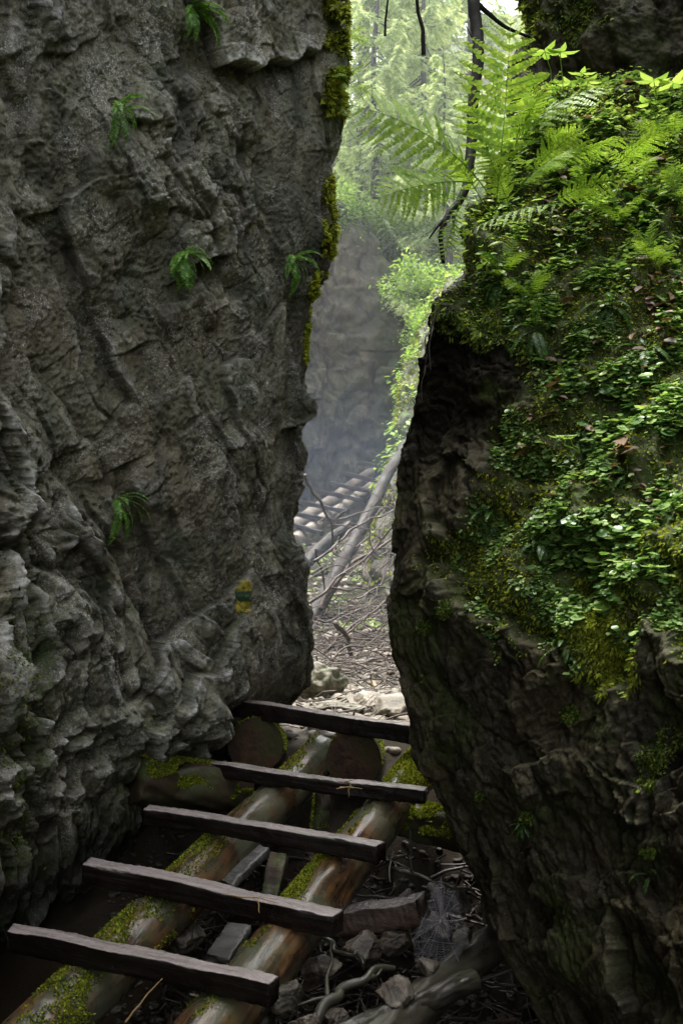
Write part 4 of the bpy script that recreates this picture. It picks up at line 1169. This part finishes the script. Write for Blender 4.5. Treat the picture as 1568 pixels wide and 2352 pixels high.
leaf_field('moss', 'yellowish moss lit along the rim of the dark upper rock', UW, sstep(1265, 1215, UW.px) * sstep(180, 60, UW.py) * sstep(1180, 1205, UW.px), 3500, .04, 'moss', T_PINNA, 0, .7, .4, cat='moss')

# bright fringes on the rim of the left wall
bx, by = LW.px, LW.py
U, V = LW.U, LW.Vv
rimU = sstep(U[0, 500], U[0, 545], U) * (1 - sstep(U[0, 650], U[0, 690], U))
def fringe(lab, x0, x1, y0, y1, n, size, mat, hang):
    m_ = rimU * sstep(x0, x0 + 12, bx) * sstep(y0, y0 + 20, by) * sstep(y1, y1 - 20, by) * sstep(-.35, .1, fbm(U * 6, V * 6, 3, 77))
    leaf_field('moss', lab, LW, m_ + 1e-12, n, size, mat, T_PINNA, 0, hang, .3, cat='moss')
fringe('sunlit golden moss fringe on the rim halfway up the left wall', 736, 790, 400, 600, 7000, .038, 'moss', .5)
fringe('short golden moss fringe lower on the rim of the left wall', 706, 765, 620, 730, 5000, .036, 'moss', .5)
fringe('sparse golden moss on the rim of the left wall above the crumbling edge', 694, 745, 735, 840, 3500, .032, 'moss', .5)
fringe('thick hanging moss cushion at the top corner of the left wall', 738, 830, -200, 275, 16000, .05, 'moss', 1.0)
leaf_field('moss', 'sparse green moss in the folds of the lower left wall', LW, (sstep(140, 20, bx) * sstep(1300, 1450, by) * sstep(2000, 1900, by) * sstep(0, .3, fbm(U * 5, V * 5, 4, 79))) * sstep(-40, 0, bx), 7000, .018, 'moss_dark', T_PINNA, 0, .7, .45, cat='moss')
for k_, (x, y, L, lab) in enumerate(((790, 190, .32, 'green fern spilling over the top corner of the left wall'), (785, 90, .30, 'feathery fern above the hanging moss cushion'), (780, 250, .22, 'small fern under the hanging moss cushion'))):
    p, nn = LW.near(x, y)
    fern(lab, p, (.5, -.6, .2), 7, L * .8, 'lance', 'fern', 980 + k_, 'ferns on the mossy corner', .9, None, .8)

# broad-leaved seedlings on the crest of the bank
def seedling(label, base, tips, lsize, mat='broad', group='broadleaf seedlings on the bank'):
    base = np.asarray(base, float)
    t = root('seedling', label, 'plant', tuple(base), group)
    for k, (tp, m_) in enumerate(tips):
        tp = np.asarray(tp, float)
        sb = MB(); add_tube(sb, wander(base, tp, 5, .008, k + 3), .0022, 5)
        part('stem', sb.mesh('stem'), M[mat], t)
        for j in range(m_):
            a = j / m_ * 2 * np.pi + k
            d = np.array((math.cos(a), math.sin(a) * .8, .15 - .25 * rng.random()))
            lb = MB(); add_cards(lb, T_LEAF, tp[None], d[None], np.cross(d, (0, 0, 1.))[None], lsize * rng.uniform(.8, 1.2), lsize * .5, np.array([rng.uniform(.3, 1)]))
            part('leaf', lb.mesh('leaf'), M[mat], t)
    return t


seedling('seedling with broad pointed leaves against the upper rock', at(1300, 290, 5.1), [(at(1250, 118, 5.0), 5), (at(1285, 120, 5.0), 5)], .085)
seedling('seedling with small round leaves below the upper rock', at(1310, 250, 5.4), [(at(1335, 168, 5.3), 4), (at(1310, 190, 5.3), 4), (at(1350, 186, 5.3), 4)], .075)
seedling('large-leaved plant at the top of the slope under the rock', at(1520, 330, 4.9), [(at(1500, 185, 4.8), 5), (at(1545, 190, 4.8), 5), (at(1490, 235, 4.8), 3)], .105)
seedling('low plant with fresh leaves at the foot of the tall frond', at(1145, 400, 5.0), [(at(1165, 322, 4.9), 4), (at(1205, 370, 4.9), 4), (at(1120, 330, 4.9), 3)], .075)
seedling('bright leafy shoot at the outer corner of the bank', at(1080, 460, 5.05), [(at(985, 425, 4.9), 5), (at(1010, 455, 4.9), 4), (at(960, 440, 4.9), 3)], .085)
seedling('pale yellow-green shoot low in the clover patch', at(1470, 1330, 3.6), [(at(1430, 1290, 3.45), 3), (at(1500, 1300, 3.5), 4), (at(1550, 1320, 3.5), 3)], .05)
seedling('bright pair of leaves above the clover patch', at(1330, 1040, 3.9), [(at(1285, 1005, 3.75), 4), (at(1300, 1000, 3.75), 3)], .05)

# hanging roots on the edge of the right rock
for k_, (pts, rad, lab) in enumerate((
        ([at(990, 740, 4.9), at(978, 800, 4.85), at(974, 860, 4.85), at(968, 920, 4.85)], .006, 'thin reddish root hanging over the edge of the right rock'),
        ([at(1000, 700, 4.9), at(990, 770, 4.85), at(988, 850, 4.84)], .009, 'thicker root hanging beside the thin reddish one'))):
    stick('root', lab, pts, rad * .6, M['debris_twig'], 640 + k_, 0, 'root', amp=.006)

# ---------------------------------------------------------------- sapling and hanging dead branches
sap = root('sapling', 'thin dark bare tree trunk leaning from the bank crest', 'tree', tuple(at(1045, 470, 5.6)))
mb = MB(); add_tube(mb, np.array([at(1046, 478, 5.5), at(1072, 420, 5.6), at(1082, 330, 5.7), at(1086, 230, 5.8), at(1098, 120, 5.9), at(1088, 20, 6.0), at(1078, -120, 6.1), at(1090, -500, 6.3), at(1120, -1100, 6.5)]), [.022, .026, .030, .032, .035, .037, .038, .034, .02], 14, .16, 651, 8)
part('trunk', mb.mesh('trunk'), M['bark_dark'], sap)
for pts, rad in (([at(1085, 0, 6.0), at(1120, 30, 6.05), at(1160, 62, 6.1), at(1215, 85, 6.3)], .018), ([at(1050, 470, 5.5), at(1030, 490, 5.45), at(1012, 540, 5.4), at(1018, 605, 5.4)], .022), ([at(1030, 490, 5.45), at(1005, 520, 5.4), at(985, 548, 5.4)], .009), ([at(1040, 490, 5.45), at(1042, 540, 5.4)], .010), ([at(1090, 100, 5.95), at(1070, 60, 5.9)], .006)):
    mb = MB(); add_tube(mb, np.asarray(pts), np.linspace(rad, rad * .45, len(pts)), 9, .2, 652, 6)
    part('branch', mb.mesh('branch'), M['bark_dark'], sap)
stick('dead_branch', 'thick dark dead branch hanging down into the bright gap', [at(905, -420, 6.6), at(940, -150, 6.4), at(957, 0, 6.3), at(966, 50, 6.3), at(972, 125, 6.3)][::-1], .014, M['bark_dark'], 661, 0, amp=.004)
stick('dead_branch', 'thin dark dead twig hanging beside the mossy corner', [at(905, -420, 6.62), at(893, -100, 6.4), at(889, 10, 6.3), at(884, 82, 6.3)][::-1], .008, M['bark_dark'], 662, 0, amp=.004)

# ---------------------------------------------------------------- far fallen trunk, branches, twigs
log_thing('fallen_spruce', 'long fallen spruce trunk leaning across the far gully', at(700, 1450, 12.6), at(967, 945, 15.8), .098, .078, M['bark_far'], 671, 0, None, cat='trunk', bend=.03)
log_thing('fallen_spruce', 'weathered split trunk lying behind the leaning one', at(680, 1310, 15.5), at(805, 1205, 16.2), .11, .085, M['bark_far'], 672, 0, None, cat='trunk', bend=.03)
BR = [([(700, 1090), (735, 1150), (762, 1210), (775, 1270)], 12.0, .022, 2, 'bent bare branch rising beside the left wall towards the far ladder'),
      ([(690, 1395), (770, 1330), (830, 1290), (925, 1180)], 11.0, .020, 5, 'forked dead branch crossing the leaning trunk'),
      ([(720, 1290), (790, 1235), (850, 1190), (925, 1165)], 11.6, .018, 6, 'thin dead branch above the forked one'),
      ([(735, 1400), (800, 1300), (860, 1265), (930, 1215)], 11.3, .026, 5, 'dark branch curving up to the shaded rock'),
      ([(745, 1500), (790, 1455), (870, 1395), (930, 1345)], 10.4, .020, 4, 'slanting branch low in the far gully'),
      ([(720, 1520), (780, 1490), (830, 1475), (905, 1415)], 10.2, .018, 5, 'straight slanting branch lying over the rubble slope'),
      ([(770, 1430), (800, 1470), (830, 1520), (838, 1540)], 9.8, .028, 2, 'thick broken branch stub pointing into the twig heap'),
      ([(705, 1535), (770, 1570), (830, 1600), (880, 1630)], 9.2, .010, 4, 'thin dead branch across the sunlit bed'),
      ([(725, 1260), (745, 1350), (755, 1400)], 12.3, .016, 2, 'upright dead stick in front of the split trunk')]
for k_, (pp, Y, rad, tw, lab) in enumerate(BR):
    stick('branch', lab, [at(x, y, Y + .25 * i) for i, (x, y) in enumerate(pp)], rad, M['twig'], 680 + 7 * k_, tw, spread=.5, amp=.02)
tr_ = np.random.default_rng(99)
for k_ in range(44):
    x0_, y0_ = tr_.uniform(690, 900), tr_.uniform(1180, 1540); a_ = tr_.normal(-.55, .5); L_ = tr_.uniform(70, 190); Y_ = np.interp(y0_, [1180, 1540], [13.5, 9.6]) + tr_.uniform(-.5, .5)
    x1_, y1_ = x0_ + L_ * math.cos(a_), y0_ + L_ * math.sin(a_) * .8
    stick('branch', 'thin grey dead branch in the tangle filling the far gully', [at(x0_, y0_, Y_), at((x0_ + x1_) / 2, (y0_ + y1_) / 2 - tr_.uniform(-14, 22), Y_ + .2), at(x1_, y1_, Y_ + .5)], tr_.uniform(.006, .013), M['twig'], 1200 + 11 * k_, int(tr_.integers(1, 4)), spread=.35, amp=.02, group='thin dead branches tangled in the far gully', sides=6)
M['orange_wood'] = wood_mat('fresh_broken_wood', [(.3, (.25, .15, .08)), (.7, (.5, .34, .2))], rough=(.5, .8), green=(.4, .28, .17))
stick('stick', 'short barkless orange stick lying on the sunlit bed', [at(855, 1568, 9.3), at(880, 1583, 9.1), at(898, 1602, 8.9)], .025, M['orange_wood'], 760, 0, 'stick')
plank_thing('broken_plank', 'pale pinkish board end just beyond the top rung', at(702, 1632, 7.0), at(770, 1660, 6.7), .12, .04, M['orange_wood'], 705)
# heap of twigs
mb = MB(); r = np.random.default_rng(9)
for k_ in range(900):
    Y_ = r.uniform(9.2, 13.5) if k_ % 3 else r.uniform(13, 18); X_ = r.normal(.15, .45)
    if k_ % 5 == 0: Y_ = r.uniform(7, 10)
    z_ = float(ground_z(X_, Y_)) + abs(r.normal(0, .11)) * sstep(8.5, 10, Y_) + .01
    a = r.uniform(0, np.pi); L_ = r.uniform(.15, .65)
    d = np.array((math.cos(a), math.sin(a), r.normal(0, .25))) * L_ / 2
    c = np.array((X_, Y_, z_))
    add_tube(mb, wander(c - d, c + d, 5, .018, int(r.integers(1e6))), np.linspace(.007, .003, 5) * r.uniform(.6, 1.4), 4, caps=False)
tag(link('debris', mb.mesh('debris'), M['twig']), 'heap of dead twigs washed onto the gully bed', 'debris', kind='stuff')
mb = MB(); r = np.random.default_rng(19)
for k_ in range(800):
    Y_ = r.uniform(3.7, 5.7); X_ = r.uniform(-.9, 1.0)
    z_ = float(ground_z(X_, Y_)) + abs(r.normal(0, .05)) + .02
    a = r.uniform(0, np.pi); L_ = r.uniform(.08, .5)
    d = np.array((math.cos(a), math.sin(a), r.normal(0, .35))) * L_ / 2; c = np.array((X_, Y_, z_))
    add_tube(mb, wander(c - d, c + d, 5, .014, int(r.integers(1e6))), np.linspace(.007, .003, 5) * r.uniform(.5, 1.6), 5, caps=False)
tag(link('debris', mb.mesh('debris'), M['debris_twig']), 'wet dark twigs and roots littering the hollow under the near ladder', 'debris', kind='stuff')
mb = MB(); r = np.random.default_rng(29); n_ = 1500
X_ = r.normal(.2, .5, n_); Y_ = r.uniform(11.5, 18, n_); ok = fbm(X_ * 1.2, Y_ * 1.2, 3, 44) > .05; X_, Y_ = X_[ok], Y_[ok]; n_ = len(X_)
P_ = np.stack([X_, Y_, ground_z(X_, Y_) + r.uniform(.02, .12, n_)], -1); nr_ = unit(np.array((0, -.3, 1.)) + r.normal(size=(n_, 3)) * .4); A_ = unit(np.cross(nr_, r.normal(size=(n_, 3))))
add_cards(mb, T_LEAF, P_, A_, np.cross(nr_, A_), r.uniform(.04, .10, n_), r.uniform(.03, .06, n_))
tag(link('undergrowth', mb.mesh('undergrowth'), M['broad']), 'small fresh plants dotting the dark rubble slope beyond the twig heap', 'undergrowth', kind='stuff')
# low greenery on far rocks
U, V = BW.U, BW.Vv
leaf_field('moss', 'bright moss and small plants on the bank beyond the right rock', BW, sstep(-.1, .3, fbm(U * 1.1, V * 1.1, 4, 730)) * sstep(1480, 1150, BW.py) * (BW.px < 1100) + .03 * (BW.px < 1100), 26000, .07, 'moss', T_PINNA, 0, .5, .5, cat='moss')
leaf_field('undergrowth', 'fresh green leaves sprouting on the bank beyond the right rock', BW, sstep(.0, .3, fbm(U * 1.6, V * 1.6, 4, 731)) * sstep(1350, 900, BW.py) * (BW.px < 1100), 6000, .085, 'broad', T_LEAF, .8, 0, .6, .12, cat='undergrowth')
leaf_field('undergrowth', 'light green plants draping the rim of the far cliff', FW, sstep(855, 905, FW.px) * sstep(960, 780, FW.py) * sstep(-.1, .25, fbm(FW.U * .9, FW.Vv * .9, 4, 732)) + sstep(545, 490, FW.py) * .8, 12000, .11, 'broad', T_LEAF, .5, 0, .5, .25, cat='undergrowth')

# ---------------------------------------------------------------- trees beyond the gap
def conifer_mesh(seed, H_, Rm, nb, z0=.12, density=1.0):
    """trunk mesh and crown mesh, base at the origin"""
    r = np.random.default_rng(seed)
    tm = MB(); tr = wander((0, 0, -.5), (r.normal(0, .2), r.normal(0, .2), H_), 9, .04, seed)
    add_tube(tm, tr, np.linspace(.012 * H_ + .04, .015, 9), 10, .1, seed, 4)
    cm = MB()
    for b in range(nb):
        f = z0 + (1 - z0) * (b + r.random()) / nb
        base = np.array([np.interp(f, np.linspace(0, 1, 9), tr[:, i]) for i in range(3)])
        L_ = Rm * (1 - f) ** .75 * r.uniform(.7, 1.15) + .25
        a = r.uniform(0, 2 * np.pi); out_ = np.array((math.cos(a), math.sin(a), 0))
        n = 12; t = np.linspace(0, 1, n)
        pts = base + out_ * (t * L_)[:, None] + np.array((0, 0, 1.)) * (L_ * (-.30 * np.sin(t * 2.2) * 1.0 + .12 * t ** 3))[:, None]
        add_tube(tm, pts[::3], np.linspace(.02, .005, 4) * (L_ / 2 + .4), 4, caps=False)
        side = np.cross(out_, (0, 0, 1.))
        m_ = int(L_ * 12 * density) + 6
        tt = r.uniform(.12, 1, m_); sg = r.choice([-1, 1], m_)
        bp = np.stack([np.interp(tt, t, pts[:, i]) for i in range(3)], -1)
        tl = L_ * .34 * (1.1 - tt) * r.uniform(.6, 1.2, m_) + .10
        tdir = unit(side * sg[:, None] + out_ * r.uniform(.3, .9, (m_, 1)) + np.array((0, 0, 1.)) * r.uniform(-.9, -.15, (m_, 1)))
        for q in np.linspace(.1, 1, 5):
            p = bp + tdir * (tl * q)[:, None] + np.array((0, 0, -.22)) * (tl * q * q)[:, None]
            for s2 in (-1, 0, 1):
                ad = unit(tdir * .8 + np.cross(tdir, (0, 0, 1.)) * s2 * .8 + np.array((0, 0, -.35)) + r.normal(size=(m_, 3)) * .22)
                ln = r.uniform(.10, .20, m_)
                ti = np.clip(.25 + .5 * tt * q + .25 * r.random() + r.normal(0, .1, m_), 0, 1)
                add_cards(cm, T_BLADE, p, ad, rnd_dirs(m_), ln, ln * .20, ti)
    return tm.mesh('trunk'), cm.mesh('crown')


protos = [conifer_mesh(1001, 15, 3.6, 95), conifer_mesh(1002, 12, 3.0, 80), conifer_mesh(1003, 9, 2.6, 60)]
for tmesh, cmesh in protos:
    tmesh.materials.append(M['bark_far']); cmesh.materials.append(M['needles'])
TREES = [(0, 826, 470, 27.0, 1.0, 0.3, 'tall drooping spruce directly above the far cliff'), (1, 905, 560, 30, 1.1, 1.2, 'pale spruce in the middle of the gap behind the far cliff'),
         (0, 1010, 600, 33, 1.1, 2.2, 'tall hazy spruce behind the arching fern'), (2, 860, 420, 24.5, .75, 2.9, 'short light green spruce on the rim of the far cliff'), (1, 985, 690, 25, .85, 4.0, 'feathery young spruce low in the gap'),
         (0, 925, 430, 40, 1.2, 5.0, 'distant pale spruce filling the upper gap'), (0, 770, 480, 33, 1.2, .9, 'spruce half hidden behind the mossy corner of the left wall'), (1, 1085, 620, 29, 1.0, 3.3, 'spruce behind the bare sapling trunk'),
         (0, 1250, 560, 42, 1.0, 1.7, 'remote spruce seen through the tall frond'), (2, 960, 720, 25.5, .5, 5.5, 'small bright spruce growing off the edge of the far cliff'), (2, 1030, 760, 22.5, .7, .2, 'bushy spruce sprout beyond the right rock')]
for k_, (pi, x, y, Y, s, rz, lab) in enumerate(TREES):
    p = at(x, y, Y)
    t = root('spruce', lab, 'tree', tuple(p), 'spruces beyond the gap')
    t.rotation_euler = (0, 0, rz); t.scale = (s, s, s)
    for nm, me in zip(('trunk', 'crown'), protos[pi]):
        o = bpy.data.objects.new(nm, me); COL.objects.link(o); o.parent = t


def bush_mesh(seed, R_, n):
    r = np.random.default_rng(seed)
    mb = MB(); sm = MB()
    for k in range(26):
        d = unit(r.normal(size=3) + (0, 0, .7)); L_ = R_ * r.uniform(.6, 1.1)
        br = wander((0, 0, 0), d * L_, 6, R_ * .03, seed + k)
        add_tube(sm, br, np.linspace(.015, .004, 6), 4, caps=False)
        m_ = n // 26
        t = r.uniform(.25, 1, m_)
        p = np.stack([np.interp(t, np.linspace(0, 1, 6), br[:, i]) for i in range(3)], -1) + r.normal(size=(m_, 3)) * R_ * .12
        nrm = unit(np.array((0, 0, 1.)) + r.normal(size=(m_, 3)) * .5); A = unit(np.cross(nrm, r.normal(size=(m_, 3))))
        add_cards(mb, T_LEAF, p, A, np.cross(nrm, A), r.uniform(.05, .12, m_), r.uniform(.03, .06, m_), np.clip(r.normal(.5, .25, m_) + .2 * (p[:, 2] / R_ - .4), 0, 1))
    return sm.mesh('stem'), mb.mesh('foliage')


bp_ = [bush_mesh(2001, 1.0, 2600), bush_mesh(2002, 1.0, 2000)]
for a_, b_ in bp_:
    a_.materials.append(M['bark_far']); b_.materials.append(M['broad'])
for k_, (pi, x, y, Y, s, lab) in enumerate(((0, 905, 610, 24.6, .8, 'bright leafy bush on the shoulder of the far cliff'), (1, 925, 690, 24.2, .6, 'lime green bush hanging lower on the far cliff'), (0, 985, 760, 19, .6, 'leafy bush beyond the edge of the right rock'),
                                             (1, 800, 500, 23.4, 1.0, 'green bush at the top of the far cliff'), (0, 975, 690, 21, 1.0, 'light bush behind the hanging root'), (1, 990, 560, 24, 1.3, 'pale bush in the bright gap left of the sapling'), (0, 860, 560, 24.2, 1.1, 'bush at the corner of the far cliff under the spruces'))):
    t = root('bush', lab, 'bush', tuple(at(x, y, Y)), 'bushes around the far cliff')
    t.rotation_euler = (0, 0, k_ * 1.3); t.scale = (s, s, s)
    for nm, me in zip(('stem', 'foliage'), bp_[pi]):
        o = bpy.data.objects.new(nm, me); COL.objects.link(o); o.parent = t

# ---------------------------------------------------------------- mist in the far gorge
for nm_, dens, colr, (x0, x1, y0, y1, z0, z1), lab in (('thin_mist', .0032, (.90, .95, 1.0), (-8, 12, 8.2, 44, 4.001, 19), 'thin bright mist among the spruces beyond the gap'),
                                                  ('low_mist', .0090, (.70, .82, 1.0), (-8, 12, 8.6, 25, -1, 4), 'bluish mist lying low in the far gorge')):
    m, nt, out = nodes(nm_); N = NT(nt)
    v = N.n('ShaderNodeVolumeScatter', {'Color': (*colr, 1), 'Density': dens, 'Anisotropy': .3})
    nt.links.new(v.outputs[0], out.inputs['Volume'])
    mb = MB()
    Vb = np.array([(x, y, z) for z in (z0, z1) for y in (y0, y1) for x in (x0, x1)], float)
    mb.add(Vb, np.array([[0, 2, 3, 1], [4, 5, 7, 6], [0, 1, 5, 4], [2, 6, 7, 3], [0, 4, 6, 2], [1, 3, 7, 5]]))
    tag(link('mist', mb.mesh('mist', False), m), lab, 'mist', kind='stuff')
